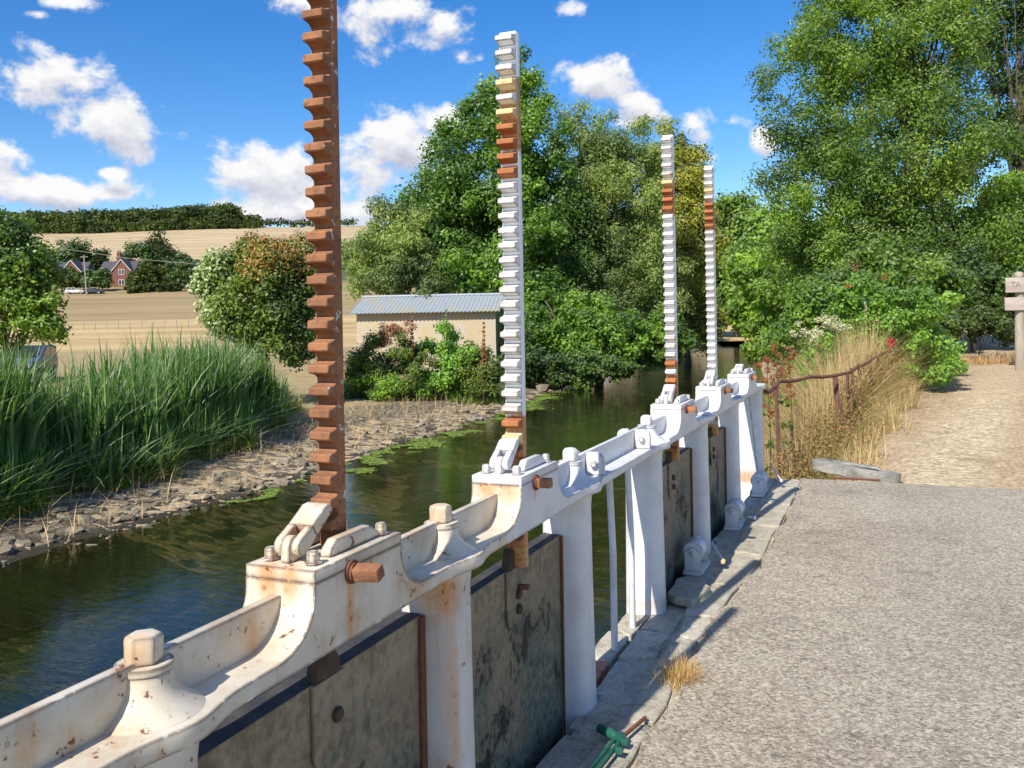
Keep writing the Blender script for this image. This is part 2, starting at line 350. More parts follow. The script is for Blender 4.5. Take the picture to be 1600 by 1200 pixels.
# near bank with trodden track
M_TRACK, q = newmat('trodden_dry_ground'); p = q.pos(); a = q.noise(p, 1.1, 7, .68, .3); b = q.noise(q.scl(p, (1, .6, 1)), 22, 6, .75); xs = q('SeparateXYZ', {0: p}).outputs[0]; ys = q('SeparateXYZ', {0: p}).outputs[1]
cx = q.math('ADD', .45, q.math('MULTIPLY', q.math('SUBTRACT', ys, 10.0), .15))
worn = q.math('MULTIPLY', q.sst(q.math('ABSOLUTE', q.math('SUBTRACT', q.math('ADD', xs, q.math('MULTIPLY', q.math('SUBTRACT', a, .5), .9)), cx)), .62, .12), q.sst(ys, 24, 13))
vo = q('TexVoronoi', {'Vector': p, 'Scale': 24.0}).outputs['Color']; cv = q('SeparateXYZ', {0: vo}).outputs[0]
col = q.ramp(b, [(.32, (.20, .145, .085)), (.48, (.40, .30, .19)), (.64, (.58, .46, .315))])
gr = q.ramp(q.math('ADD', q.math('MULTIPLY', b, .6), q.math('MULTIPLY', cv, .4)), [(.25, (.28, .215, .13)), (.47, (.46, .37, .235)), (.70, (.66, .555, .39))])
col = q.mix(worn, col, gr)
col = q.mix(q.math('MULTIPLY', q.sst(a, .55, .68), .55), col, (.15, .14, .07)); q.surf(col, .95, b, .55, .02, .15)
# hill fields
M_HILL, q = newmat('stubble_field'); p = q.pos()
dep = q.vm('DOT_PRODUCT', p, tuple(Fv)); lat = q.vm('DOT_PRODUCT', p, tuple(R0))
st = q('CombineXYZ', {0: q.math('MULTIPLY', lat, .012), 1: q.math('MULTIPLY', dep, .10), 2: 0.0}).outputs[0]
a = q.noise(st, 1.6, 6, .65, .2); b = q.noise(p, .03, 5, .6); f2 = q.noise(p, .8, 4, .6)
col = q.ramp(q.math('ADD', q.math('MULTIPLY', a, .75), q.math('MULTIPLY', f2, .25)), [(.33, (.30, .215, .105)), (.5, (.46, .34, .175)), (.66, (.56, .43, .235))])
gs = q.math('MULTIPLY', q.sst(q.math('ADD', dep, q.math('MULTIPLY', b, 30)), 150, 165), q.sst(dep, 240, 225))
col = q.mix(q.math('MULTIPLY', gs, .6), col, q.mix(a, (.15, .13, .07), (.24, .18, .10)))
up = q.sst(dep, 300, 330); col = q.mix(up, col, q.mix(q.sst(a, .40, .60), (.34, .27, .175), (.52, .40, .235)))
col = q.mix(q.math('MULTIPLY', q.math('MULTIPLY', q.sst(dep, 225, 240), q.sst(dep, 330, 315)), .9), col, (.07, .09, .04))
q.surf(col, .95, f2, .3, .3, .1)
def leafmat(name, cols, trans=.35, gloss=.06, yellow=None, rough=.62, vary=.35, gain=1.3):
    mt, q = newmat(name); ri = q('NewGeometry').outputs['Random Per Island']; p = q.pos()
    nz = q.noise(p, .55, 3, .6)
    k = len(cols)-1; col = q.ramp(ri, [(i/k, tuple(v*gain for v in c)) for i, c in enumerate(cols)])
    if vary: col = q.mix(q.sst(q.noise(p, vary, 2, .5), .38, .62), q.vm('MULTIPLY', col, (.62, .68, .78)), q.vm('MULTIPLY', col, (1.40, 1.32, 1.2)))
    if yellow: col = q.mix(q.math('MULTIPLY', q.sst(nz, .52, .66), yellow[1]), col, yellow[0])
    df = q('BsdfDiffuse', {'Color': col}); tl = q('BsdfTranslucent', {'Color': q.vm('MULTIPLY', col, (1.5, 1.7, .8))})
    m1 = q('MixShader', {0: trans, 1: df.outputs[0], 2: tl.outputs[0]}); gl = q('BsdfGlossy', {'Color': (1, 1, 1, 1), 'Roughness': rough})
    fr = q('Fresnel', {'IOR': 1.4}).outputs[0]
    m2 = q('MixShader', {0: q.math('MULTIPLY', fr, gloss*1.6, clamp=True), 1: m1.outputs[0], 2: gl.outputs[0]})
    o = q('OutputMaterial'); q.nt.links.new(m2.outputs[0], o.inputs[0]); return mt
G_ALDER = leafmat('alder_leaf', [(.060, .12, .016), (.10, .185, .024), (.155, .26, .038)], .42)
G_WILLOW = leafmat('willow_leaf', [(.11, .155, .043), (.16, .215, .065), (.23, .29, .10)], .38, .05)
G_YELLOW = leafmat('yellowing_leaf', [(.13, .165, .025), (.19, .21, .03), (.28, .25, .045)], .4)
G_ASH = leafmat('ash_leaf', [(.070, .125, .018), (.115, .185, .027), (.17, .25, .045)], .42)
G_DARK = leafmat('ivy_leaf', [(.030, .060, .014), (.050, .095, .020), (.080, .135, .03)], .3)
G_LIME = leafmat('lime_green_leaf', [(.11, .19, .022), (.165, .265, .033), (.22, .33, .05)], .45)
G_HEDGE = leafmat('hedge_leaf', [(.055, .09, .017), (.09, .14, .025), (.14, .185, .04)], .35, yellow=((.26, .13, .04), .0))
G_RUSSET = leafmat('russet_leaf', [(.20, .105, .03), (.27, .14, .04), (.16, .14, .035)], .3)
G_PALE = leafmat('pale_underleaf', [(.13, .19, .075), (.20, .26, .12), (.27, .33, .18)], .3)
G_FAR = leafmat('distant_leaf', [(.045, .075, .022), (.080, .12, .030), (.135, .18, .045)], .25, .02, vary=.05, gain=.72)  # gain lowered so the leaf colour also holds cloud shadow on the wood
G_ROSE = leafmat('rose_leaf', [(.075, .155, .020), (.115, .22, .030), (.18, .30, .06)], .4)
G_REED = leafmat('reed_blade', [(.05, .10, .022), (.075, .15, .032), (.12, .21, .055), (.24, .30, .12)], .35, .12, vary=0)
G_GRASSG = leafmat('green_grass_blade', [(.08, .14, .024), (.13, .21, .03), (.20, .26, .05)], .35, .03, vary=0)
G_DRY = leafmat('dry_grass_blade', [(.36, .24, .115), (.52, .38, .195), (.68, .53, .32), (.38, .29, .13)], .25, .02, vary=0, gain=1)
G_PARCH = leafmat('parched_grass_blade', [(.22, .17, .075), (.33, .26, .12), (.17, .17, .06), (.42, .33, .18)], .2, .02, vary=0, gain=1)
G_STRAW = leafmat('straw_tuft_blade', [(.42, .25, .09), (.55, .36, .15), (.65, .47, .24)], .25, .02, vary=0, gain=1)
G_SEED = leafmat('brown_seed_head', [(.20, .07, .035), (.30, .115, .055), (.38, .18, .09)], .2, .02, vary=0, gain=1)
G_CREAM = leafmat('cream_umbel_flower', [(.55, .53, .36), (.45, .46, .25), (.65, .62, .48)], .2, .02, vary=0, gain=1)
G_RED = leafmat('red_rose_petal', [(.45, .01, .03), (.60, .02, .06)], .2, .02, vary=0, gain=1)
G_ALGAE = leafmat('floating_algae_leaf', [(.12, .19, .025), (.19, .28, .035), (.27, .36, .07)], .2, .04, vary=0, gain=1)
M_BARK = flat('bark', (.075, .06, .045), (.20, .17, .135), 5, .95, .8, .03, (3, 3, .6))
M_STEM = flat('dark_stem', (.06, .05, .03), (.12, .10, .06), 12, .95)
M_WOOD = flat('weathered_timber', (.27, .235, .19), (.42, .37, .30), 7, .9, .5, .006, (1, 1, .15))
M_WOODH = flat('weathered_board', (.30, .26, .235), (.46, .40, .36), 7, .9, .5, .006, (.15, .15, 1))
M_PLANK = flat('silver_grey_plank', (.17, .165, .15), (.40, .385, .34), 9, .9, .9, .01, (.25, 1, 1))

# ------------------------------------------------------------------ ground, river, deck
def sL(t): return np.interp(t, [-30, 14, 16, 19, 24, 31, 48, 76, 85, 95, 130], [-9.62, -9.65, -10.05, -10.05, -10.5, -11.6, -12.8, -13.1, -16, -24, -50])
def sR(t): return np.interp(t, [-30, 9, 14, 22, 50, 76, 85, 95, 130], [-1.05, -1.05, -1.4, -2.4, -6.6, -8.3, -11, -18, -44])
def vnoise(x, y, s, o=0):
    """cheap smooth pseudo-noise, vectorised"""
    v = 0; a = 1; 
    for k in range(4):
        fx, fy = s*2**k, s*2**k*1.13
        v = v + a*np.sin(x*fx*1.7 + 3.1*k + o + 1.3*np.sin(y*fy + k + o))*np.cos(y*fy*1.3 - 1.7*k + 1.1*np.sin(x*fx*.9 + o)); a *= .5
    return v
def hillz(D): return np.interp(D, [0, 80, 110, 150, 215, 235, 300, 420, 620, 760, 1000], [-.8, -.8, .3, 2.5, 9.0, 11.0, 18.5, 34, 64.5, 82, 95])
def G(s, t):
    s = np.asarray(s, float); t = np.asarray(t, float)
    D = s*Fv.x + t*Fv.y; dl = sL(t) - s; dr = s - sR(t)
    zl = np.interp(dl, [-3, -1.2, 0, 1.3, 2.2, 4, 8], [-1.75, -1.6, -1.2, -1.05, -.93, -.82, -.8])
    zl = zl + .035*vnoise(s, t, 1.1)*np.clip((dl+1.5)/2, 0, 1) + .012*vnoise(s, t, 5.0)
    zl = np.where((dl > 6) & (D > 80), hillz(D), zl)
    zr = np.interp(dr, [-2, -.4, 0, .5, 1.2], [-1.75, -1.5, -1.2, -.45, -.03])
    zr = zr + (.022*np.clip(t-9, 0, 14) + .018*vnoise(s, t, .9) + .008*vnoise(s, t, 4))*np.clip(dr, 0, 1)*np.clip((t-9)/1.5, 0, 1)
    return np.maximum(zl, zr)
def g1(s, t): return float(G(s, t))
def grid(name, ss, tt, mt, fn=G):
    S, T = np.meshgrid(ss, tt); Z = fn(S, T); V = np.stack([S, T, Z], -1).reshape(-1, 3); a, b = len(tt), len(ss)
    i = np.arange((a-1)*(b-1)); r, c = i//(b-1), i % (b-1); v0 = r*b+c
    return struct(link(name, npmesh(name, V, np.stack([v0, v0+1, v0+b+1, v0+b], 1), True), mt))
def spaced(a, b, d0, k): 
    out = [a]; d = d0
    while abs(out[-1]-a) < abs(b-a): out.append(out[-1] + math.copysign(d, b-a)); d *= k
    return np.array(sorted(out))
far_bank = grid('far_bank', spaced(-8.4, -110, .09, 1.02), np.concatenate([np.arange(-12, 4, .5), np.arange(4, 34, .12), spaced(34, 118, .2, 1.05)]), M_FABANK, lambda s, t: G(s, t) - .6*np.clip((s*Fv.x + t*Fv.y - 81)/4, 0, 1))
grid('river_bed', np.arange(-10.4, -1, .25), np.arange(-12, 100, .5), M_BED, lambda s, t: -1.62 + .07*vnoise(s, t, .8) + .25*np.clip((np.abs(s+5.5)-3.2)/2, 0, 1))
near_bank = grid('near_bank', np.concatenate([np.arange(-12, -3, .3), np.arange(-3, 5, .08), spaced(5, 45, .2, 1.1)]), np.concatenate([np.arange(8.97, 24, .08), spaced(24, 120, .15, 1.04)]), M_TRACK, lambda s, t: np.maximum(G(s, t), -1.75))
# hillside: fan round the valley
az = np.radians(np.arange(-52, 34, .5)); dd = np.concatenate([np.arange(76, 330, 5), np.arange(330, 700, 12), np.arange(700, 1500, 80)])
A, Dg = np.meshgrid(az, dd); lat = np.tan(A)*Dg
X = Fv.x*Dg + R0.x*lat; Y = Fv.y*Dg + R0.y*lat
Zh = hillz(Dg + np.where(lat < -100, 0, (lat+100)*.16*np.clip((Dg-280)/200, 0, 1))*-1*np.clip((Dg-280)/200, 0, 1)) - .02*(Dg < 80)
Zh = Zh + .6*vnoise(X, Y, .012)*np.clip((Dg-110)/120, 0, 1) + .06*np.clip((Dg-78)/4, -1, 1)
a_, b_ = Dg.shape; i = np.arange((a_-1)*(b_-1)); r, c = i//(b_-1), i % (b_-1); v0 = r*b_+c
struct(link('hillside', npmesh('hillside', np.stack([X, Y, Zh], -1).reshape(-1, 3), np.stack([v0, v0+1, v0+b_+1, v0+b_], 1), True), M_HILL))
def hill_at(x, D):
    """ground height on the hill below photo column x at depth D"""
    p = at(x, 500, D); lat = (p - Vector((0, 0, HC))).dot(R0)
    k = min(max((D-280)/200, 0), 1); De = D - (max(lat+100, 0)*.16*k*k)
    return Vector((p.x, p.y, float(hillz(De)) + .6*float(vnoise(np.array(p.x), np.array(p.y), .012))*min(max((D-110)/120, 0), 1)))
# water
wt = spaced(-14, 100, 1.0, 1.0)
struct(link('river_water', npmesh('river_water', np.array([(-30, -14, -1.2), (-1.0, -14, -1.2), (-1.0, 100, -1.2), (-30, 100, -1.2)]), np.array([[0, 1, 2, 3]])), M_WATER))
# deck slab with ragged river side
def kerb(t): return float(np.interp(t, [-6, 2.5, 3.5, 4.5, 5.86, 8.3, 9], [-.88, -.88, -.87, -.895, -.80, -.79, -.83]))
mb = MB(); ts = np.arange(-6, 8.97, .11)
left = [(kerb(t) + .018*math.sin(t*9) + rng.normal(0, .011), t) for t in ts]
mb.prism([(x, y, -.16) for x, y in left] + [(3, 8.98, -.16), (16, 8.99, -.16), (16, -6, -.16)], (0, 0, .16))
struct(mb.build('concrete_deck', M_CONC, bevel=.006, seg=1, smooth=False, ang=60))
# retaining wall below the coping
mb = MB(); mb.prism([(-1.19, -6, -1.8), (-1.19, 3.62, -1.8), (-1.355, 3.66, -1.8), (-1.355, 4.76, -1.8), (-1.19, 4.80, -1.8), (-1.19, 9.1, -1.8), (-.6, 9.1, -1.8), (-.6, -6, -1.8)], (0, 0, 1.72))
wall = struct(mb.build('retaining_wall', M_WALLST))
mb = MB(); mb.box((-1.17, -6, -.10), (-.80, 9.0, -.026)); struct(mb.build('mortar_bed', M_COPE))
# coping: irregular stones
cope = bpy.data.objects.new('coping', None); COL.objects.link(cope); WL['coping'] = Vector((0, 0, 0)); struct(cope)
def slab(pts, z0, z1, name, mt, par):
    mb = MB(); k = []
    for (a, b) in zip(pts, pts[1:]+pts[:1]):
        for f in (0, .36, .7):
            k.append((a[0]+(b[0]-a[0])*f + rng.normal(0, .006), a[1]+(b[1]-a[1])*f + rng.normal(0, .016)))
    tx, ty = rng.normal(0, .012, 2); c = np.mean(k, 0)
    mb.prism([(x, y, z0) for x, y in k], (0, 0, z1-z0))
    for v in mb.bm.verts:
        if v.co.z > (z0+z1)/2: v.co.z += (v.co.x-c[0])*tx + (v.co.y-c[1])*ty*.6 + rng.normal(0, .003); v.co.x += (c[0]-v.co.x)*.01; v.co.y += (c[1]-v.co.y)*.01
    return mb.build(name, mt, par, bevel=.006, seg=1, smooth=True, ang=40)
t = .6
cuts_o = [.6, 1.5, 2.25, 2.95, 3.42, 3.98, 4.42, 4.75, 5.35, 6.1, 6.9, 7.7, 8.45, 8.96]
for a, b in zip(cuts_o, cuts_o[1:]):
    sk = rng.normal(0, .03, 2); xi = -1.03 + rng.normal(0, .02)
    slab([(xi, a+.012+sk[0]), (kerb(a)-.016, a+.01), (kerb(b)-.016, b-.01), (xi+rng.normal(0, .02), b-.012+sk[1])], -.10, -.004+rng.normal(0, .006), 'stone', M_COPE, cope)
cuts_i = [.6, 1.2, 2.1, 2.75, 3.3, 3.64]
for a, b in zip(cuts_i, cuts_i[1:]):
    slab([(-1.205, a+.01), (-1.05, a+.012), (-1.05, b-.012), (-1.205, b-.01)], -.16, -.022+rng.normal(0, .006), 'stone', M_COPE, cope)
for a, b in ((3.66, 4.1), (4.1, 4.46), (4.46, 4.76)):
    slab([(-1.22, a+.01), (-1.05, a+.012), (-1.05, b-.012), (-1.22, b-.01)], -.16, -.02+rng.normal(0, .006), 'stone', M_COPE, cope)
for a, b in ((4.02, 4.4), (4.4, 4.74)):
    slab([(-1.36, a+.01), (-1.235, a+.012), (-1.235, b-.012), (-1.36, b-.01)], -.16, -.015+rng.normal(0, .006), 'stone', M_COPE, cope)
for a, b in ((4.99, 5.3), (5.3, 5.98), (5.98, 6.42), (6.42, 7.0), (7.0, 7.6), (7.6, 8.2), (8.2, 8.96)):
    slab([(-1.205, a+.01), (-1.06, a+.012), (-1.06, b-.012), (-1.205, b-.01)], -.16, -.022+rng.normal(0, .008), 'stone', M_COPE, cope)
o = slab([(-1.19, 4.93), (-1.02, 4.86), (-.98, 5.12), (-1.08, 5.34), (-1.2, 5.24)], -.012, .035, 'stone', M_COPE, cope); o['label'] = 'loose flat stone lying at the foot of a post'
for k, (x, y, z) in enumerate([(-1.335, 3.68, -.085), (-1.335, 3.80, -.085), (-1.335, 3.92, -.085), (-1.335, 3.74, -.155), (-1.335, 3.87, -.155)]):
    mb = MB(); mb.box((x-.025, y, z), (x+.09, y+.105, z+.062)); mb.build('brick', M_BRICK, wall, bevel=.006, smooth=False)

# ------------------------------------------------------------------ the sluice frame
frame = thing('river_sluice', (SCX, 5.0, 0), 'long white painted iron sluice of posts, beam and headstocks beside the river', 'sluice')
ZB, ZF, ZT = .868, .905, 1.06
XR, XL = -1.15, -1.334
def fl_half(t):
    k = 0
    for q_ in POSTT: k = max(k, math.exp(-((t-q_)/.085)**2))
    return k*.028
def strip(mb, sts, caps=(False, False)):
    """sts: [(t, ztop, halfwidth add)], a solid of given top line"""
    rings = []
    for t, zt, hw in sts:
        rings.append([mb.bm.verts.new(c) for c in ((XR+hw, t, ZB), (XR+hw, t, zt), (XL-hw, t, zt), (XL-hw, t, ZB))])
    for a, b in zip(rings, rings[1:]):
        for j in range(4): mb.bm.faces.new([a[j], a[(j+1) % 4], b[(j+1) % 4], b[j]])
    if caps[0]: mb.bm.faces.new(rings[0])
    if caps[1]: mb.bm.faces.new(rings[-1][::-1])
AR, AZ = .125, .105
def mat_for(t): return M_OLD if t < 2.8 else M_WHITE
# headstocks
PL = .028
heads = []
for i, (a, b) in enumerate(BOXT):
    mb = MB(); sts = []
    for k in range(11):
        ph = k/10*math.pi/2
        sts.append((a - AR*(1-math.sin(ph)), ZF + AZ*(1-math.cos(ph)), 0))
    sts.append((a, ZT-PL, 0)); sts.append((b, ZT-PL, 0))
    for k in range(10, -1, -1):
        ph = k/10*math.pi/2
        sts.append((b + AR*(1-math.sin(ph)), ZF + AZ*(1-math.cos(ph)), 0))
    # left/right edges flare where a post follows at once
    strip(mb, sts)
    h = mb.build('headstock', M_OLD if i == 0 else M_WHITE, frame, bevel=.003, seg=2, ang=25)
    if i == 0: h['label'] = 'rust stained cream headstock'
    heads.append(h)
    if i == 1:   # the weathered near face of the second headstock keeps its old cream paint
        h.data.materials.append(M_OLD)
        for pl in h.data.polygons:
            if pl.center.y + 5.0 < a+.02 and (pl.normal.y < -.25 or pl.normal.z > .4): pl.material_index = 1
    cp = MB(); cp.box((XL, a, ZT-PL+.0006), (XR, b, ZT)); c_ = cp.build('cap_plate', M_OLD if i == 0 else M_WHITE, h, bevel=.002)
    for x in (XR-.035, XL+.035):
        for y in (a+.045, b-.04):
            bl = MB(); bl.lathe((x, y, ZT+.0015), [(.021, 0), (.021, .005), (.0155, .0055), (.0155, .024), (.011, .029)], 6, .3); bl.build('cap_bolt', M_OLD if i == 0 else M_WHITE, h, bevel=.002, smooth=False)
    for x in (-1.193, -1.300):
        y0, y1 = a+.10, b-.055
        ck = MB(); ck.prism([(x-.014, y0, ZT+.0015), (x-.014, y0+.006, ZT+.02), (x-.014, y0+.03, ZT+.037), (x-.014, y1-.045, ZT+.037), (x-.014, y1, ZT+.012), (x-.014, y1, ZT+.0015)], (.028, 0, 0))
        ck.build('cheek_bar', M_OLD if i == 0 else M_WHITE, h, bevel=.004)
    # pawl: a sloping latch on a lug, resting on the rack
    hy = a+.052; rt = (a+b)/2 - (.020 if i == 0 else .038) if i < 4 else (a+b)/2 - .07; hz = ZT+.034; tz = ZT+.105 if i < 4 else ZT+.075
    lug = MB(); pts = [(SCX-.0115, hy-.024, ZT+.0015), (SCX-.0115, hy-.024, hz)] + [(SCX-.0115, hy-.024*math.cos(k*math.pi/8), hz+.024*math.sin(k*math.pi/8)) for k in range(1, 8)] + [(SCX-.0115, hy+.024, hz), (SCX-.0115, hy+.024, ZT+.0015)]
    lug.prism(pts, (.023, 0, 0)); lug.build('pawl_lug', M_OLD if i == 0 else M_WHITE, h, bevel=.002)
    dv = Vector((0, rt-hy, tz-hz)).normalized(); nv = Vector((0, -dv.z, dv.y))
    def side(x, lo, hi): 
        o0 = Vector((x, hy, hz)); L = math.hypot(rt-hy, tz-hz)
        return o0, L
    pw = MB(); W = .034
    for x0, x1 in ((SCX-W, SCX-.0125), (SCX+.0125, SCX+W)):
        o0 = Vector((x0, hy, hz)); L = math.hypot(rt-hy, tz-hz)
        ear = [o0 + dv*(.021*math.cos(g)) + nv*(.021*math.sin(g)) for g in np.linspace(math.pi*.5, math.pi*1.5, 7)] + [o0 + dv*.05 - nv*.016, o0 + dv*.05 + nv*.016]
        pw.prism(ear, (x1-x0, 0, 0))
    o0 = Vector((SCX-W, hy, hz)); L = math.hypot(rt-hy, tz-hz)
    pw.prism([o0 + dv*.0495 + nv*.0158, o0 + dv*.0495 - nv*.0158, o0 + dv*(L-.006) - nv*.012, o0 + dv*L + nv*.006, o0 + dv*(L-.02) + nv*.0158], (2*W, 0, 0))
    pw.build('pawl', M_OLD if i == 0 else M_WHITE, h, bevel=.003)
    # winding shaft end
    sy, sz = (a+b)/2 - (.045 if i == 0 else .055), 1.022
    cl = MB(); cl.lathe((XR+.001, sy, sz), [(.027, 0), (.027, .006), (.021, .007), (.021, .012)], 20, 0, 'x'); cl.build('shaft_collar', M_RUSTD, h)
    sh = MB(); ln = .060 if i == 0 else .048; an = .35 if i == 0 else .0; r_ = .0205
    c0 = Vector((XR+.012, sy, sz)); e1 = Vector((0, math.cos(an), math.sin(an))); e2 = Vector((0, -math.sin(an), math.cos(an)))
    rr = r_*.78
    sh.prism([c0 + e1*rr + e2*rr, c0 - e1*rr + e2*rr, c0 - e1*rr - e2*rr, c0 + e1*rr - e2*rr], (ln, .012 if i == 0 else 0, 0)); sh.build('winding_shaft', M_RUST if i in (0, 1, 3) else M_TOOTHR, h, bevel=.003)
# beam lengths between the headstocks
def beam(t0, t1, mt):
    mb = MB(); ts = sorted(set([round(v, 4) for v in np.arange(t0, t1, .02)] + [t1])); sts = [(t, ZF, fl_half(t)) for t in ts]; strip(mb, sts, (t0 < .2, t1 > 8.9))
    bo = mb.build('beam', mt, frame, bevel=.003, seg=2, ang=50)
    return bo
spans = [(.1, BOXT[0][0]-AR)] + [(BOXT[k][1]+AR, BOXT[k+1][0]-AR) for k in range(4)] + [(BOXT[4][1]+AR, 8.97)]
for k, (t0, t1) in enumerate(spans):
    bo = beam(t0, t1, M_OLD if k < 2 else M_WHITE)
    wb = MB(); e0 = t0 - (.13 if k else 0); e1 = t1 + .13 if k < 5 else t1-.02; zt = 1.0 if k < 5 else .95
    if k in (0, 1, 2, 3, 4):
        wb.box((-1.264, e0 if k else t0, ZF-.005), (-1.238, e1, zt)); 
        if k < 2: wb.build('web', M_OLD, bo, bevel=.0025)
        else: wb.build('web', M_WHITE, bo, bevel=.005)
# far end: beam runs down to the last post
# posts
PW = []
for i, t in enumerate(POSTT):
    mb = MB(); rings = []; hx0, hy0, cx = .098, .084, -1.268
    if i == 6: hx0, hy0 = .112, .10
    for z, k in ((-1.7, 1.22), (-.3, 1.12), (.05, 1.06), (.5, 1.0), (.80, .98), (.84, 1.02), (ZB-.002, 1.12)):
        ring = []
        for j in range(28):
            a = 2*math.pi*j/28; ca, sa = math.cos(a), math.sin(a); e = .62
            ring.append(mb.bm.verts.new((cx + hx0*k*math.copysign(abs(ca)**e, ca), t + hy0*k*math.copysign(abs(sa)**e, sa), z)))
        rings.append(ring)
    for a, b in zip(rings, rings[1:]):
        for j in range(28): mb.bm.faces.new([a[j], a[(j+1) % 28], b[(j+1) % 28], b[j]])
    mb.bm.faces.new(rings[0][::-1]); mb.bm.faces.new(rings[-1])
    po = mb.build('post', M_POSTOLD if i < 2 else M_WHITE, frame)
    # boss with nut
    if i < 4:
        mt = M_OLD if i < 2 else M_WHITE
        bs = MB(); bs.lathe((SCX, t, ZF-.006), [(.112, 0), (.098, .010), (.074, .026), (.056, .046), (.050, .064), (.048, .078), (.0505, .08), (.0505, .092)], 32); b_ = bs.build('bolt_boss', mt, frame)
        if i >= 2:
            nt_ = MB(); nt_.lathe((SCX, t, ZF+.088), [(.034, 0), (.034, .032), (.031, .043), (.022, .051), (.013, .053)], 6, .3)
        else:
            nt_ = MB(); nt_.lathe((SCX, t, ZF+.088), [(.034, 0), (.0345, .040), (.032, .047), (.022, .050)], 6, .75 if i == 0 else .4)
        nt_.build('nut', mt, b_, bevel=.0025, seg=2, smooth=True)
    elif i < 6:
        pass
# shaped saddles where a post stands between two close headstocks
for i in (4, 5, 6):
    t = POSTT[i]
    if i == 6: continue
    sd_ = MB(); sd_.prism([(XL, t-.09, ZF+.001), (XL, t, ZF+.02), (XL, t+.09, ZF+.001)], (XR-XL, 0, 0)); sd_.build('saddle', M_WHITE, frame, bevel=.004)
# splice plates of the walkway bay
for (y0, y1, face) in ((3.70, 3.725, 1), (4.50, 4.525, -1)):
    for x0, x1 in ((-1.235, XR-.004), (XL+.004, -1.267)):
        mb = MB(); zc = ZF+.002; zt = 1.005; rr = .035; xo = x1 if x1 > -1.2 else x0; xi = x0 if x1 > -1.2 else x1; sg = 1 if x1 > -1.2 else -1
        pts = [(xi, y0, zc), (xi, y0, zt)] + [(xo - sg*rr + sg*rr*math.sin(g), y0, zt - rr + rr*math.cos(g)) for g in np.linspace(0, math.pi/2, 6)] + [(xo, y0, zc)]
        mb.prism(pts, (0, y1-y0, 0)); mb2 = mb.build('splice_plate', M_WHITE, frame, bevel=.004)
        bl = MB(); xb = (x0+x1)/2
        bl.lathe((xb, y0-.024, .955), [(.010, 0), (.016, .004), (.0175, .0235)], 6, .2, 'y'); bl.build('bolt', M_WHITE, mb2, smooth=False)
# railing bars in the walkway bay
for t, x in ((4.15, -1.255), (4.50, -1.262)):
    mb = MB(); mb.tube([(x-.012, t-.01, ZB), (x, t, .45), (x-.004, t+.01, -.03)], .0165, 14); mb.build('railing_bar', M_WHITE, frame)
mb = MB(); mb.tube([(-1.16, 7.99, ZB), (-1.12, 8.19, .13)], .007, 8); mb.build('sunlit_strip_rod', M_WHITE, frame)  # white rod standing in for a sunlit strip on the last post

# ------------------------------------------------------------------ sluice gates: panel, toothed rack, teeth
PITCH = .0525
TOOTH = None
def tooth_mesh(mt_name, f_=1.0):
    mb = MB(); h = .0105; fr = .008
    prof = [(0.001, -.0225), (-.006, -.0175), (-.014, -.0135), (-.026, -.0115), (-.036, -.0105), (-.040, -.007), (-.040, .007), (-.036, .0105), (-.026, .0115), (-.014, .0135), (-.006, .0175), (0.001, .0225)]
    mb.prism([(-.0325*f_, y*f_, z) for y, z in prof], (.065*f_, 0, 0)); bm = mb.bm; bmesh.ops.recalc_face_normals(bm, faces=bm.faces)
    es = [e for e in bm.edges if len(e.link_faces) == 2 and e.calc_face_angle(0) > rad(60)]
    bmesh.ops.bevel(bm, geom=es, offset=.002, segments=1, affect='EDGES')
    me = bpy.data.meshes.new('tooth'); bm.to_mesh(me); bm.free()
    me.polygons.foreach_set('use_smooth', np.ones(len(me.polygons), dtype=bool)); me.set_sharp_from_angle(angle=rad(35))
    me.materials.append(mt_name); return me
TM = {k: tooth_mesh(v) for k, v in (('w', M_TOOTHW), ('r', M_TOOTHR), ('y', M_TOOTHY), ('b', M_RUST))}
TM['b'] = tooth_mesh(M_RUST, .88)
GATES = [  # headstock, panel t0, t1, panel top, rack top, label
    (0, 1.30, 2.285, .742, 2.72, 'sluice gate with the tallest all rusty brown toothed rack, nearest the stained headstock'),
    (1, 2.45, 3.475, .70, 2.615, 'sluice gate whose white toothed rack stands before the shed, rusty near its top and foot'),
    (2, 4.88, 6.045, .69, 2.69, 'sluice gate with white toothed rack just past the railed gap, rusty at its foot'),
    (3, 6.20, 7.375, .67, 2.70, 'sluice gate with the farthest and shortest looking white toothed rack')]
M_RB = {0: M_RUST, 1: rackbody('rack_paint', [(-5, 1.245), (2.19, 2.45)]), 2: rackbody('rack_paint_low_rust', [(-5, 1.30), (2.20, 2.42)]), 3: rackbody('rack_paint_band', [(-5, .9), (2.22, 2.43)])}
def tcode(i, z, top):
    if i == 0: return 'b'
    n_ = (top - z)/PITCH
    if i == 1:
        if z < 1.20: return 'r' if z < 1.16 else 'y'
        if z < 1.26: return 'r'
        return 'w' if n_ < 2.6 else 'y' if n_ < 3.6 else 'w' if n_ < 4.6 else 'y' if n_ < 5.6 else 'r' if n_ < 9.7 else 'w'
    if i == 2:
        if z < 1.33: return 'r' if z < 1.24 else ('w' if z < 1.29 else 'r')
        return 'w' if n_ < 5.4 else 'y' if n_ < 6.2 else 'r' if n_ < 9.5 else 'w'
    return 'w' if n_ < 3.3 else 'y' if n_ < 4.2 else 'w' if n_ < 5.2 else 'r' if n_ < 8.6 else 'w'
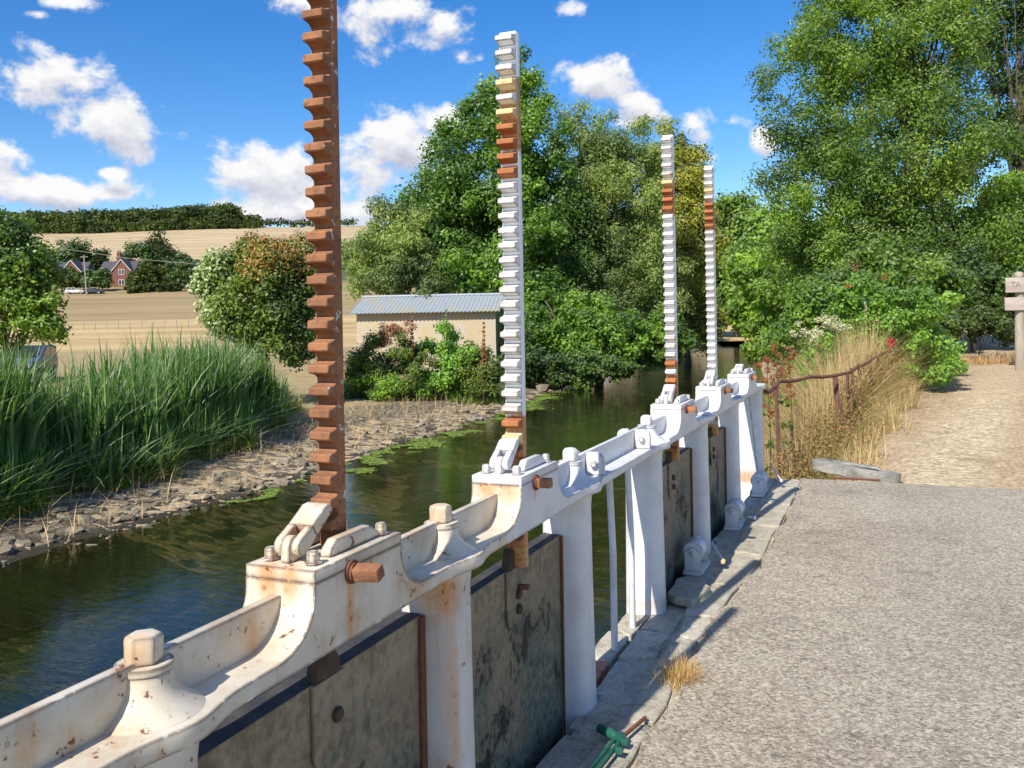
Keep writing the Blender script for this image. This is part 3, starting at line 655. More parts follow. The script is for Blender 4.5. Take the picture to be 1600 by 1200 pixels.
for gi, p0, p1, pz, rtop, lab in GATES:
    a, b = BOXT[gi]; rt = (a+b)/2 + (.014 if gi == 0 else -.002); px_ = -1.27
    gt = thing('sluice_gate', (px_, (p0+p1)/2, -1.5), lab, 'sluice gate', 'sluice gates along the weir')
    mb = MB(); mb.box((px_-.078, p0, -1.55), (px_, p1, pz)); pn = mb.build('gate_panel', M_PANEL, gt, bevel=.004, smooth=False)
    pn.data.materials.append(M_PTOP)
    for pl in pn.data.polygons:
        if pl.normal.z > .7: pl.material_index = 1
    rb = MB(); hw_, dp_ = (.0286, .0315) if gi == 0 else (.0325, .036); rb.box((SCX-hw_, rt, .872 if gi == 0 else pz+.004), (SCX+hw_, rt+dp_, rtop)); ro = rb.build('toothed_rack', M_RB[gi], gt, bevel=.003)
    k = 0; z = rtop-.03
    while z > (1.0 if gi == 0 else pz+.075):
        if not (.87 < z < 1.10):
            link('tooth', TM[tcode(gi, z, rtop)], None, ro, (SCX, rt, z))
        z -= PITCH
    # bracket that ties rack to panel, with its bolts
    br = MB(); bx = px_+.0015
    pts = [(bx, rt-.06, pz-.002), (bx, rt+.075, pz-.002), (bx, rt+.075, pz-.17)] + [(bx, rt+.0075+.0675*math.cos(g), pz-.17-.05*math.sin(g)) for g in np.linspace(.3, math.pi-.3, 6)] + [(bx, rt-.06, pz-.17)]
    br.prism(pts, (.010, 0, 0)); bo = br.build('bracket', M_PANEL, gt, bevel=.003)
    blk_ = MB(); blk_.prism([(px_-.02, rt-.05, pz+.0015), (px_-.02, rt+.05, pz+.0015), (px_-.02, rt+.05, pz+.03), (px_-.02, rt-.02, pz+(.13 if gi == 0 else .075))], (.034, 0, 0)); blk_.build('rack_shoe', M_DARKIRON, gt, bevel=.004)
    for dy, dz in ((.03, -.10), (.03, -.155))[:1 if gi == 0 else 2]:
        b2 = MB(); b2.lathe((bx+.0105, rt+dy, pz+dz), [(.019, 0), (.019, .009), (.013, .014)], 8, .2, 'x'); b2.build('bolt', M_DARKIRON, bo)
    if gi == 1:
        b3 = MB(); b3.box((bx+.012, rt+.03, pz-.085), (bx+.05, rt+.05, pz-.068)); b3.build('pin', M_RUSTD, gt, bevel=.002)
    for y in (p1-.028,):
        es = MB(); es.box((px_+.0015, y, -1.55), (px_+.012, y+.026, pz-.003)); es.build('edge_strip', M_RUSTD, gt, bevel=.002, smooth=False)

# ------------------------------------------------------------------ little winches on the coping
M_WGREY = paint('grey_white_paint', (.66, .68, .71), (.58, .59, .61), .10, .6)
def winch(t, x, label, lever):
    wn = thing('hand_winch', (x, t, 0), label, 'hand winch', 'small winches on the coping')
    zc = .118; r = .066
    mb = MB(); mb.box((x-.06, t, -.02), (x+.055, t+.30, .010)); mb.build('base_plate', M_WGREY, wn, bevel=.003)
    mb = MB(); mb.lathe((x, t+.022, zc), [(r*.9, 0), (r, .006), (r, .024), (r*.86, .030), (r*.86, .16), (r, .166), (r, .19), (r*.7, .20), (r*.7, .235)], 28, 0, 'y'); d = mb.build('drum', M_WGREY, wn)
    mb = MB(); mb.prism([(x-.05, t, .008), (x+.05, t, .008), (x+.05, t, zc+.012), (x+.018, t, zc+.02), (x+.018, t, zc+.034), (x-.018, t, zc+.034), (x-.018, t, zc+.02), (x-.05, t, zc+.012)], (0, .013, 0)); bk = mb.build('bracket', M_WGREY, wn, bevel=.003)
    mb = MB(); mb.prism([(x-.045, t+.255, .008), (x+.045, t+.255, .008), (x+.045, t+.255, zc+.02), (x-.045, t+.255, zc+.02)], (0, .013, 0)); mb.build('bracket', M_WGREY, wn, bevel=.003)
    mb = MB(); mb.lathe((x+.003, t-.022, zc), [(.008, 0), (.015, .006), (.017, .021)], 12, 0, 'y'); mb.build('bolt', M_WGREY, bk)
    mb = MB(); a, c = lever; mb.tube([Vector((x, t+.24, zc)) + Vector(a), Vector((x, t+.24, zc)) + (Vector(a)*.4 + Vector(c)*.6), Vector((x, t+.24, zc)) + Vector(c)], [.007, .0095, .008], 8)
    lv = mb.build('lever', M_WGREY, wn); mb = MB(); e = Vector((x, t+.24, zc)) + Vector(c); mb.lathe(e + Vector((0, -.02, 0)), [(.010, 0), (.016, .008), (.016, .034), (.010, .042)], 10, 0, 'y'); mb.build('lever_knob', M_TOOTHY if t < 6 else M_WGREY, lv)
winch(5.50, -1.158, 'small pale grey hand winch nearest along the coping, its rusty ended lever hanging down', ((.075, 0, .02), (.16, -.08, -.075)))
winch(6.74, -1.12, 'pale grey hand winch between two white posts, middle one on the coping', ((.07, .0, -.08), (.12, .05, -.095)))
winch(8.03, -1.105, 'pale grey hand winch at the far end of the coping beside dry weeds', ((.06, .16, .085), (.155, .16, -.055)))

# ------------------------------------------------------------------ green tool lying on the coping
M_GREEN = flat('dark_green_plastic', (.012, .085, .06), (.02, .12, .085), 30, .4, .05, .002, spec=.5)
tl = thing('hand_tool', (-.95, 3.2, .01), 'dark green plastic handled tool with a brown rod lying on sunlit coping', 'hand tool')
mb = MB(); mb.tube([(-.952, 3.215, .026), (-.918, 3.43, .016)], .0075, 8); mb.build('rod', M_RUSTD, tl)
for dx in (-.011, .011):
    mb = MB(); mb.tube([(-.955+dx, 3.225, .030), (-.985+dx, 2.85, .030)], .0075, 8); mb.build('shaft_rail', M_GREEN, tl)
mb = MB(); mb.tube([(-.957, 3.20, .028), (-.995, 3.222, .030), (-1.05, 3.25, .032)], [.016, .019, .019], 14); mb.build('handle', M_GREEN, tl, bevel=.003)
mb = MB(); mb.lathe((-.954, 3.18, .028), [(.020, 0), (.022, .01), (.022, .035), (.016, .045)], 12, 0, 'y'); mb.build('collar', M_GREEN, tl)
for y in (3.10, 3.17):
    mb = MB(); mb.box((-.945, y, .018), (-.918, y+.02, .040)); mb.build('clip', M_GREEN, tl, bevel=.003)

# ------------------------------------------------------------------ blades, leaves, stones
def unit(v): return v/np.maximum(np.linalg.norm(v, axis=-1, keepdims=True), 1e-9)
def leafquads(P, Nn, L, W, droop=0.0):
    k = len(P); rv = rng.normal(size=(k, 3)); rv[:, 2] -= droop; ax = unit(rv - (rv*Nn).sum(1, keepdims=True)*Nn); bx = np.cross(Nn, ax)
    L = (L*rng.uniform(.65, 1.3, k))[:, None]; Wd = (W*rng.uniform(.7, 1.25, k))[:, None]
    mid = P + Nn*L*.06
    V = np.stack([P-ax*L*.5, mid+bx*Wd*.5, P+ax*L*.5, mid-bx*Wd*.5], 1).reshape(-1, 3)
    return V
def clumps_mesh(name, C, n, L, W, up=.35, shell=.55, droop=0.0, flat_=.85):
    """leaf quads gathered in clumps C = [(x, y, z, r)]"""
    C = np.asarray(C); pr = C[:, 3]**2; idx = rng.choice(len(C), n, p=pr/pr.sum()); d = unit(rng.normal(size=(n, 3)))
    rr = (shell + (1-shell)*rng.random(n))*C[idx, 3]*(1 + .15*rng.normal(size=n)); off = d*rr[:, None]; off[:, 2] *= flat_
    P = C[idx, :3] + off; Nn = unit(d*.85 + rng.normal(size=(n, 3))*.48 + np.array([0, 0, up]))
    V = leafquads(P, Nn, L, W, droop); f = np.arange(n*4).reshape(-1, 4)
    return npmesh(name, V, f)
def envelope(ells, M, r0, r1, surf=.55):
    """clump centres through a union of ellipsoids [(x, y, z, rx, ry, rz)], thinner inside"""
    E = np.asarray(ells, float); vol = E[:, 3]*E[:, 4]*E[:, 5]; idx = rng.choice(len(E), M, p=vol/vol.sum()); d = unit(rng.normal(size=(M, 3)))
    k = (surf + (1-surf)*rng.random(M)**.7)[:, None]; P = E[idx, :3] + d*k*E[idx, 3:6]
    return np.concatenate([P, rng.uniform(r0, r1, M)[:, None]], 1)
def limbs(mb, base, top, ends, r, k=7):
    base = Vector(base); top = Vector(top); 
    pts = [base.lerp(top, f) + Vector((rng.normal(0, .05)*f*3, rng.normal(0, .05)*f*3, 0)) for f in np.linspace(0, 1, 7)]
    mb.tube(pts, list(np.linspace(r, r*.28, 7)), k)
    for e in ends:
        e = Vector(e); f = min(max((e.z-base.z)/(max(top.z-base.z, .1))*.55 + rng.uniform(-.1, .1), .12), .92); s0 = base.lerp(top, f); mid = s0.lerp(e, .5) + Vector((0, 0, rng.uniform(-.2, .5)))
        rr = r*(1-f*.7)*.42; mb.tube([s0, s0.lerp(mid, .6), mid, mid.lerp(e, .6), e], [rr, rr*.8, rr*.55, rr*.35, rr*.15], 5)
def tree(name, loc, ells, M, n, leaf, mt, label, cat, group=None, trunk_r=.2, clump=(.5, 1.0), nl=14, surf=.5, top=None, extra=None, up=.35, droop=0.0, stems=None, bark=None):
    tr = thing(name, loc, label, cat, group); C = envelope(ells, M, *clump, surf); L = Vector(loc)
    me = clumps_mesh('crown', C - np.array([*loc, 0]), n, leaf[0], leaf[1], up, .35, droop)
    link('crown', me, mt, tr, loc)
    if extra:
        for (sel, k, lf, m2, nm) in extra:
            Cs = C[sel(C)]
            if len(Cs): link(nm, clumps_mesh(nm, Cs - np.array([*loc, 0]), k, lf[0], lf[1], up, .8, droop), m2, tr, loc)
    mb = MB(); ct = C[int(np.argmax(C[:, 2]))]; tp = Vector(top) if top else Vector((ct[0], ct[1], ct[2]-ct[3]*.5))
    ch = C[rng.choice(len(C), min(nl, len(C)), replace=False)]
    for b in (stems or [loc]): limbs(mb, b, tp + (Vector(b)-L)*1.5, ch[:, :3], trunk_r)
    mb.build('trunk', bark or M_BARK, tr); return tr
def blades(base, H, W, lean, az_=None, seg=4, curl=1.6):
    """curved ribbons standing at base points"""
    k = len(base); H = np.broadcast_to(H, k)*1.0; a = rng.uniform(0, 2*math.pi, k) if az_ is None else az_; ln = np.abs(rng.normal(0, 1, k))*lean
    d = np.stack([np.cos(a), np.sin(a), np.zeros(k)], 1); tw = a + math.pi/2 + rng.normal(0, .5, k); wv = np.stack([np.cos(tw), np.sin(tw), np.zeros(k)], 1)
    V = []
    for j in range(seg+1):
        f = j/seg; ww = W*(1-f**1.6)*(.5 if j == 0 else 1)*rng.uniform(.85, 1.15, k) if j < seg else np.full(k, .04)*W
        c = base + d*(ln*H*f**curl)[:, None]; c[:, 2] += H*(f - .28*ln*f**2.2)
        V.append(c - wv*(ww*.5)[:, None]); V.append(c + wv*(ww*.5)[:, None])
    V = np.stack(V, 1); nv = 2*(seg+1); o = (np.arange(k)*nv)[:, None]
    f = np.concatenate([np.stack([o[:, 0]+2*j, o[:, 0]+2*j+1, o[:, 0]+2*j+3, o[:, 0]+2*j+2], 1) for j in range(seg)])
    return V.reshape(-1, 3), f
def gpts(s, t, lift=-.02): return np.stack([s, t, G(s, t)+lift], 1)

# ---- far bank: rubble stones
def rock_mesh(seed):
    r = np.random.default_rng(seed); bm = bmesh.new(); bmesh.ops.create_icosphere(bm, subdivisions=1, radius=1)
    for v in bm.verts:
        v.co = Vector((v.co.x*r.uniform(.75, 1.15), v.co.y*r.uniform(.7, 1.1), max(-.6, min(.55, v.co.z*r.uniform(.7, 1.2)))))
    me = bpy.data.meshes.new('stone'); bm.to_mesh(me); bm.free(); me.materials.append(M_STONE); return me
ROCK = [rock_mesh(k) for k in range(8)]
cand = []
while len(cand) < 1900:
    t = rng.uniform(5.5, 27); d = rng.uniform(-.35, 2.3) if t < 15 else rng.uniform(-.2, 4.2)
    if rng.random() < math.exp(-max(d-.9, 0)*(1.5 if t < 15 else .6)): cand.append((float(sL(t))-d, t, (.018 + .10*rng.random()**5.0)*(1.15 if d < 1.2 else .8)))
cand = np.array(cand); order = np.argsort(-cand[:, 2]/np.hypot(cand[:, 0], cand[:, 1])); cand = cand[order]
for s, t, r in cand[:290]:
    o = link('stone', ROCK[rng.integers(8)], None, far_bank, (s, t, g1(s, t)+r*.12)); o.rotation_euler = (rng.normal(0, .2), rng.normal(0, .2), rng.uniform(0, 6.28)); o.scale = (r*rng.uniform(.9, 1.6), r, r*rng.uniform(.45, .8))
for (s, t, sc_) in ((-9.42, 9.35, (.30, .13, .07)),):
    o = link('stone', ROCK[2], None, far_bank, (s, t, g1(s, t)+.03)); o.scale = sc_; o['label'] = 'large flat slab at the water edge'
o = link('stone', ROCK[4], None, far_bank, tuple(at(848, 606, 32.6))); o.scale = (.28, .22, .24); o['label'] = 'pale boulder on the tip of the shingle'
Vr, Fr, off = [], [], 0
for s, t, r in cand[290:]:
    me = ROCK[rng.integers(8)]; co = np.array([v.co for v in me.vertices]); a = rng.uniform(0, 6.28); ca, sa = math.cos(a), math.sin(a)
    co = co*np.array([r*1.25, r, r*.6]); co = np.stack([co[:, 0]*ca-co[:, 1]*sa, co[:, 0]*sa+co[:, 1]*ca, co[:, 2]], 1) + np.array([s, t, g1(s, t)+r*.1])
    Vr.append(co); Fr.append(np.array([p.vertices[:] for p in me.polygons])+off); off += len(co)
stuff(link('small_stones', npmesh('small_stones', np.concatenate(Vr), np.concatenate(Fr)), M_STONE, far_bank))
# ---- reeds: one dense bed
def dmin(t): return np.interp(t, [4, 7, 8.6, 11, 13.6, 16.5, 19, 21], [1.5, 1.65, 1.8, 2.0, 2.4, 3.3, 4.6, 5.6]) + .22*np.sin(t*2.1) + .12*np.sin(t*4.7)
k = 9000; t = 5.0 + 14.5*rng.random(k); d = dmin(t) + rng.exponential(.8, k); d = np.clip(d, 0, dmin(t)+2.6)
b = gpts(sL(t)-d, t); pxc = 800 + F_PX*(b[:, 0]*R0.x + b[:, 1]*R0.y)/(b[:, 0]*Fv.x + b[:, 1]*Fv.y)
H = (1.58 + .45*(pxc < 48) + .12*(pxc > 82) + .26*rng.normal(size=k) + .20*np.sin(t*.9+1) - .15*(d < dmin(t)+.2))*np.clip((21-t)/4, .5, 1)
H = np.clip(H, .5, 2.4); V1, F1 = blades(b, H+.05, rng.choice([.045, .075, .10], k), .24, seg=6, curl=3.2)
k2 = 3000; t = rng.uniform(5.5, 19.5, k2); d = dmin(t) - .25 + rng.exponential(.25, k2); b2 = gpts(sL(t)-d, t); V2, F2 = blades(b2, rng.uniform(.5, 1.2, k2), .045, .7, seg=5, curl=1.8)
stuff(tag(link('reeds', npmesh('reeds', np.concatenate([V1, V2]), np.concatenate([F1, F2+len(V1)])), G_REED), 'dense bed of tall green reeds along the far bank', 'reeds'))
# grass tufts hanging on the edge of the bank, and mixed low growth
k = 4000; t = rng.uniform(5, 20, k); d = dmin(t) - .35 + .35*np.abs(rng.normal(size=k)); b = gpts(sL(t)-d, t); V1, F1 = blades(b, rng.uniform(.2, .6, k), .018, .8, seg=3)
stuff(tag(link('bank_grass', npmesh('bank_grass', V1, F1), G_GRASSG), 'low green grass hanging at the foot of the reeds', 'grass'))
k = 2200; t = rng.uniform(5.5, 24, k); d = np.where(rng.random(k) < .5, dmin(t) - .4 + .4*np.abs(rng.normal(size=k)), rng.uniform(.1, 3.0, k)); b = gpts(sL(t)-d, t); V1, F1 = blades(b, rng.uniform(.15, .6, k), .014, 1.3, seg=3)
stuff(tag(link('dead_reeds', npmesh('dead_reeds', V1, F1), G_DRY), 'straw coloured dead reed leaves lying at the bank edge', 'dead reeds'))
# ---- algae mats on the water
def mats(spec):
    P = []
    for t0, t1, ds, wd, k in spec:
        t = rng.uniform(t0, t1, k); c = ds + .25*np.sin(t*2.3) + .15*np.sin(t*5.1); s = sL(t) + c + rng.normal(0, 1, k)*wd*(.5+.5*np.sin((t-t0)/(t1-t0)*math.pi))
        keep = (vnoise(s, t, 2.2) > -.15); P.append(np.stack([s[keep], t[keep], np.full(keep.sum(), -1.192) + rng.uniform(0, .006, keep.sum())], 1))
    return np.concatenate(P)
P = mats([(13.5, 20, .30, .22, 9000), (20.5, 31, .25, .22, 9000), (44, 50, .8, .5, 2500), (11, 14, .2, .10, 1500)])
Nn = unit(np.stack([rng.normal(0, .12, len(P)), rng.normal(0, .12, len(P)), np.ones(len(P))], 1))
stuff(tag(link('floating_weed', npmesh('floating_weed', leafquads(P, Nn, .085, .05), np.arange(len(P)*4).reshape(-1, 4)), G_ALGAE), 'bright green weed floating along the far water edge', 'water weed'))

# ---- trees
def spread(cx, cy, cz, rx, ry, rz): return (cx, cy, cz, rx, ry, rz)
def T(x, D, gz=None):
    p = at(x, 500, D); return Vector((p.x, p.y, g1(p.x, p.y) if gz is None else gz))
def ell(x, y, D, rx, ry=None, depth=None):
    """ellipsoid seen at pixel x,y with pixel radii rx, ry"""
    p = at(x, y, D); k = D/F_PX; ry = ry or rx
    return (p.x, p.y, p.z, rx*k, (depth or rx)*k, ry*k)
D = 41; L = T(765, D)
tree('alder_tree', tuple(L), [ell(800, 190, D, 55, 110), ell(755, 270, D, 95, 110), ell(780, 420, D, 135, 130), ell(850, 330, D, 75, 150), ell(700, 340, D, 70, 90), ell(815, 110, D, 22, 45), ell(880, 480, D, 70, 80)],
     460, 130000, (.17, .125), G_ALDER, 'tall dark green leafy tree towering directly behind the shed', 'tree', trunk_r=.25, clump=(.45, .95), surf=.55)
D = 43; L = T(935, D)
tree('willow_tree', tuple(L), [ell(915, 260, D, 65, 110), ell(960, 330, D, 85, 130), ell(930, 440, D, 95, 120), ell(990, 250, D, 45, 70), ell(1000, 430, D, 70, 110)],
     460, 125000, (.19, .065), G_WILLOW, 'grey green willow at the water edge beside the tall dark tree', 'tree', trunk_r=.25, clump=(.4, .9), surf=.55, droop=.8)
D = 50; L = T(1075, D)
tree('poplar_tree', tuple(L), [ell(1060, 300, D, 45, 85), ell(1040, 240, D, 40, 45), ell(1075, 400, D, 50, 110), ell(1085, 260, D, 26, 50), ell(1080, 490, D, 45, 60)],
     220, 50000, (.17, .115), G_YELLOW, 'yellowing loose crowned tree right of the willow', 'tree', trunk_r=.2, clump=(.4, .9), surf=.4)
D = 39; L = T(615, D)
tree('sallow_bush', tuple(L), [ell(610, 400, D, 70, 62), ell(570, 420, D, 40, 50), ell(650, 380, D, 45, 60), ell(600, 355, D, 22, 40), ell(632, 345, D, 18, 40), ell(660, 460, D, 70, 60)],
     170, 42000, (.20, .06), G_WILLOW, 'rounded grey green willow bush rising behind the shed roof', 'bush', trunk_r=.12, clump=(.35, .75), surf=.45, droop=-.8)
D = 36
tree('water_side_bush', tuple(T(905, D)), [ell(900, 510, D, 70, 55), ell(850, 500, D, 50, 60), ell(960, 525, D, 70, 45), ell(1020, 530, D, 60, 40), ell(830, 560, D, 50, 36), ell(900, 560, D, 60, 30)], 200, 44000, (.16, .11), G_ALDER, 'dark leafy bush overhanging the water below the willow', 'bush', trunk_r=.1, clump=(.3, .6), surf=.4, nl=20)
D = 33.5  # dark leaves fill the gap, standing in for shade under the trees
tree('shade_undergrowth', tuple(T(880, D)), [ell(850, 575, D, 45, 28), ell(905, 580, D, 50, 26), ell(822, 560, D, 30, 36), ell(950, 572, D, 40, 24), ell(800, 575, D, 26, 26)], 110, 15000, (.15, .10), G_DARK, 'undergrowth of dark leaves standing in for the deep shade at the waterline beyond the shed', 'undergrowth', trunk_r=.04, clump=(.2, .45), surf=.3)
# far side closing trees at the bend
for k, (x, D, els, mt_, lab) in enumerate([(1150, 82, [(1150, 370, 50, 70), (1165, 440, 60, 60), (1135, 470, 40, 50)], G_ASH, 'mid green bushy tree closing the bend of the river'),
                                       (1200, 70, [(1200, 420, 50, 60), (1190, 480, 45, 45), (1215, 370, 35, 50)], G_LIME, 'light green tree leaning over the river bend'),
                                       (1020, 70, [(1010, 420, 60, 100), (1040, 500, 50, 50)], G_DARK, 'dark tree in the gap behind the willow')]):
    tree('bend_tree', tuple(T(x, D, -.6)), [ell(a, b, D, c, d) for a, b, c, d in els], 110, 22000, (.42, .28), mt_, lab, 'tree', trunk_r=.25, clump=(.8, 1.7), surf=.4)
# right bank
D = 47
tree('river_side_bush', tuple(T(1235, D, .2)), [ell(1210, 455, D, 70, 60), ell(1180, 495, D, 45, 38), ell(1250, 400, D, 50, 70), ell(1235, 500, D, 60, 40)], 130, 24000, (.26, .18), G_LIME, 'bright green bush hanging over the river left of the big tree', 'bush', trunk_r=.12, clump=(.4, .9), surf=.4)
D = 29; L = T(1425, D)
tree('ash_tree', tuple(L), [ell(1370, 60, D, 130, 110), ell(1255, 130, D, 80, 85), ell(1225, 240, D, 45, 60), ell(1410, 230, D, 160, 120), ell(1300, 300, D, 105, 110), ell(1480, 340, D, 110, 110), ell(1370, 400, D, 150, 90), ell(1450, 90, D, 100, 110), ell(1250, 400, D, 75, 75), ell(1400, -80, D, 150, 110)],
     800, 190000, (.125, .062), G_ASH, 'huge leafy ash tree filling the upper right beside the track', 'tree', trunk_r=.28, clump=(.35, .85), surf=.45, nl=34, top=tuple(at(1420, -60, D)), droop=.5)
D = 25.5
tree('hawthorn_bush', tuple(T(1400, D)), [ell(1390, 440, D, 105, 55), ell(1310, 470, D, 70, 45), ell(1460, 455, D, 60, 50)], 150, 26000, (.13, .09), G_ASH, 'bushy green thicket at the foot of the big ash tree', 'bush', trunk_r=.1, clump=(.3, .6), surf=.4)
D = 33; L = T(1585, D)
tree('oak_tree', tuple(L), [ell(1590, 40, D, 90, 80), ell(1610, 140, D, 70, 60), ell(1540, 60, D, 40, 60), ell(1620, -40, D, 110, 60), ell(1575, 210, D, 50, 50)],
     150, 26000, (.16, .085), G_DARK, 'open branched dark tree against the sky at upper right', 'tree', trunk_r=.15, clump=(.35, .8), surf=.2, nl=46, top=tuple(at(1600, -40, D)))
D = 30
tree('hazel_bush', tuple(T(1570, D)), [ell(1565, 350, D, 60, 75), ell(1600, 400, D, 60, 70), ell(1540, 420, D, 50, 50), ell(1590, 300, D, 35, 40)], 170, 30000, (.15, .11), G_LIME, 'light green hazel behind the wooden signpost', 'bush', trunk_r=.1, clump=(.3, .7), surf=.45)
D = 27
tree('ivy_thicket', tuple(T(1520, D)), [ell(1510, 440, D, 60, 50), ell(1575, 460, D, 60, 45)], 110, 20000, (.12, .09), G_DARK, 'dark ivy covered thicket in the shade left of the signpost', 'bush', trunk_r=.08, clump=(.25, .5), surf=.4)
D = 28
tree('bank_scrub', tuple(T(1215, D)), [ell(1195, 548, D, 26, 24), ell(1222, 535, D, 34, 32), ell(1250, 545, D, 34, 28)], 70, 9000, (.13, .09), G_ASH, 'mid green scrub on the near bank slope just above the water past the last post', 'scrub', trunk_r=.03, clump=(.18, .38), surf=.3)
D = 21
tree('bank_thicket', tuple(T(1290, D)), [ell(1275, 485, D, 55, 42), ell(1335, 500, D, 50, 40), ell(1245, 525, D, 32, 30), ell(1310, 540, D, 60, 28), ell(1215, 548, D, 24, 26)], 110, 17000, (.10, .07), G_LIME, 'light green thicket between the river and the rose bush, behind the cream umbels', 'bush', trunk_r=.05, clump=(.2, .42), surf=.3)
# left bank bushes
D = 25; L = T(20, D)
tree('field_maple', tuple(L), [ell(0, 420, D, 60, 75), ell(-30, 380, D, 80, 70), ell(40, 450, D, 50, 70), ell(62, 470, D, 42, 50), ell(10, 500, D, 90, 50), ell(78, 420, D, 14, 22), ell(-80, 450, D, 90, 110), ell(30, 365, D, 18, 26)],
     230, 42000, (.125, .09), G_ASH, 'green leafy tree on the far bank at the left edge behind the reeds', 'tree', trunk_r=.12, clump=(.25, .55), surf=.5)
D = 25; L = T(405, D)
topsel = lambda C: (C[:, 2] > at(405, 432, 25).z) & (((C[:, :2] - np.array(at(385, 440, 25))[:2])@np.array(R0)[:2]) > 0)
leftsel = lambda C: ((C[:, :2] - np.array(at(345, 440, 25))[:2])@np.array(R0)[:2] < .2)
tree('dogwood_bush', tuple(L), [ell(405, 475, D, 75, 65), ell(425, 415, D, 55, 36), ell(455, 395, D, 28, 28), ell(395, 392, D, 26, 20), ell(352, 445, D, 40, 40), ell(440, 510, D, 60, 62), ell(325, 420, D, 18, 22), ell(318, 450, D, 14, 14), ell(375, 505, D, 40, 40), ell(470, 440, D, 30, 50), ell(345, 410, D, 18, 14)],
     230, 38000, (.11, .075), G_HEDGE, 'rounded bush with russet top and pale left side behind the reeds', 'bush', trunk_r=.07, clump=(.22, .5), surf=.5,
     extra=[(topsel, 7500, (.10, .06), G_RUSSET, 'russet_leaves'), (leftsel, 5200, (.12, .08), G_PALE, 'pale_leaves')])
# weeds and shrubs on the bank before the shed
for k, (x, y, D, els, lf, mt_, n_, lab, xtra) in enumerate([
    (600, 560, 27.5, [(600, 560, 55, 45), (575, 590, 40, 35), (640, 585, 50, 40), (610, 525, 30, 25)], (.085, .05), G_HEDGE, 15000, 'mixed weedy shrub with brown seed heads before the shed', 'seed'),
    (700, 560, 28, [(690, 560, 40, 45), (700, 530, 22, 30), (725, 575, 45, 40), (680, 600, 45, 30)], (.11, .08), G_ROSE, 12000, 'bramble with bright green leaves before the shed wall', None),
    (750, 570, 27.5, [(745, 575, 35, 40), (765, 590, 25, 30)], (.085, .05), G_HEDGE, 7500, 'dark weedy bush at the shed corner behind the white rack', None),
    (560, 600, 27, [(560, 590, 25, 40), (585, 605, 45, 24)], (.10, .04), G_LIME, 8000, 'light green weeds at the foot of the bank beside the rusty rack', None)]):
    L = T(x, D); wd = tree('bank_shrub', tuple(L), [ell(a, b, D, c, d) for a, b, c, d in els], 60, n_, lf, mt_, lab, 'shrub', trunk_r=.03, clump=(.15, .38), surf=.4)
    if xtra:
        P = np.array([at(x + rng.normal(0, 28), 530 - abs(rng.normal(0, 18)), D + rng.normal(0, .3)) for _ in range(1)])
        C = np.array([[*(np.array(at(x + rng.normal(0, 17), 524 + rng.normal(0, 9), D))-np.array(L)), .14] for _ in range(26)])
        stuff(link('seed_head', clumps_mesh('seed_head', C, 2600, .06, .03), G_SEED, wd, tuple(L)))
# tall single weeds before the shed wall
for x, y0, y1, D in ((693, 485, 600, 27.3), (752, 505, 600, 27.1), (640, 495, 600, 27.6)):
    L = T(x, D); tw = thing('tall_weed', tuple(L), {693: 'tallest leafy green weed spiking up before the shed wall', 752: 'thin reddish stalk weed standing before the right of the shed wall', 640: 'slim brown topped weed before the middle of the shed wall'}[x], 'weed')
    tp = at(x + 4, y0, D); mb = MB(); mb.tube([L, L.lerp(tp, .5) + Vector((.05, 0, 0)), tp], [.014, .01, .004], 5); mb.build('stem', M_STEM, tw)
    C = np.array([[*(np.array(L.lerp(tp, f)) - np.array(L)), .11*(1.25-f)] for f in np.linspace(.35, 1, 14)]); link('leaves', clumps_mesh('leaves', C, 420, .11, .05), G_ROSE if x == 693 else G_SEED, tw, tuple(L))
k = 9000; x = rng.uniform(520, 790, k); Dd = rng.uniform(27.3, 31, k); pp = np.array([at(a, 500, d_) for a, d_ in zip(x, Dd)]); V1, F1 = blades(gpts(pp[:, 0], pp[:, 1]), rng.uniform(.15, .5, k), .018, .6, seg=3)
stuff(tag(link('bank_grass', npmesh('bank_grass', V1, F1), G_HEDGE), 'rough green grass round the shrubs before the shed', 'grass'))

# ------------------------------------------------------------------ shed
M_RENDER, q = newmat('shed_render'); p = q.pos(); a = q.noise(q.scl(p, (1, 1, .35)), 1.6, 6, .6); b = q.noise(p, 12, 5, .6)
col = q.mix(q.sst(a, .36, .58), (.45, .40, .325), (.46, .375, .245)); col = q.mix(q.sst(b, .55, .75), col, (.30, .27, .23)); q.surf(col, .9, b, .3, .01, .2)
M_TIN, q = newmat('corrugated_tin'); p = q.pos(); a = q.noise(p, .9, 5, .6, .2); b = q.noise(p, 8, 5, .65)
col = q.mix(q.sst(b, .3, .7), (.24, .28, .33), (.32, .35, .39)); col = q.mix(q.math('MULTIPLY', q.sst(a, .52, .60), .8), col, (.33, .32, .24)); q.surf(col, .55, b, .15, .01, .4)
D = 35.5; e0 = at(547, 489, D); e1 = at(781, 483, D-.6); ax_ = Vector((e1.x-e0.x, e1.y-e0.y, 0)); LEN = ax_.length; ax_.normalize(); bk_ = Vector((-ax_.y, ax_.x, 0))
ez = (e0.z+e1.z)/2; gz = -1.1; hz_ = ez + .62; dpt = 1.9
sh = thing('shed', (e0.x, e0.y, gz), 'low rendered shed with blue grey corrugated roof on the far bank', 'shed')
B0 = Vector((e0.x, e0.y, 0))
def S(u_, v_, z): p = B0 + ax_*u_ + bk_*v_; return (p.x, p.y, z)
mb = MB(); i_ = .2
mb.prism([S(i_, i_, gz), S(i_, 2*dpt-i_, gz), S(i_, 2*dpt-i_, ez-.02), S(i_, dpt, hz_-.08), S(i_, i_, ez-.02)], ax_*(LEN-2*i_)); mb.build('wall', M_RENDER, sh, smooth=False)
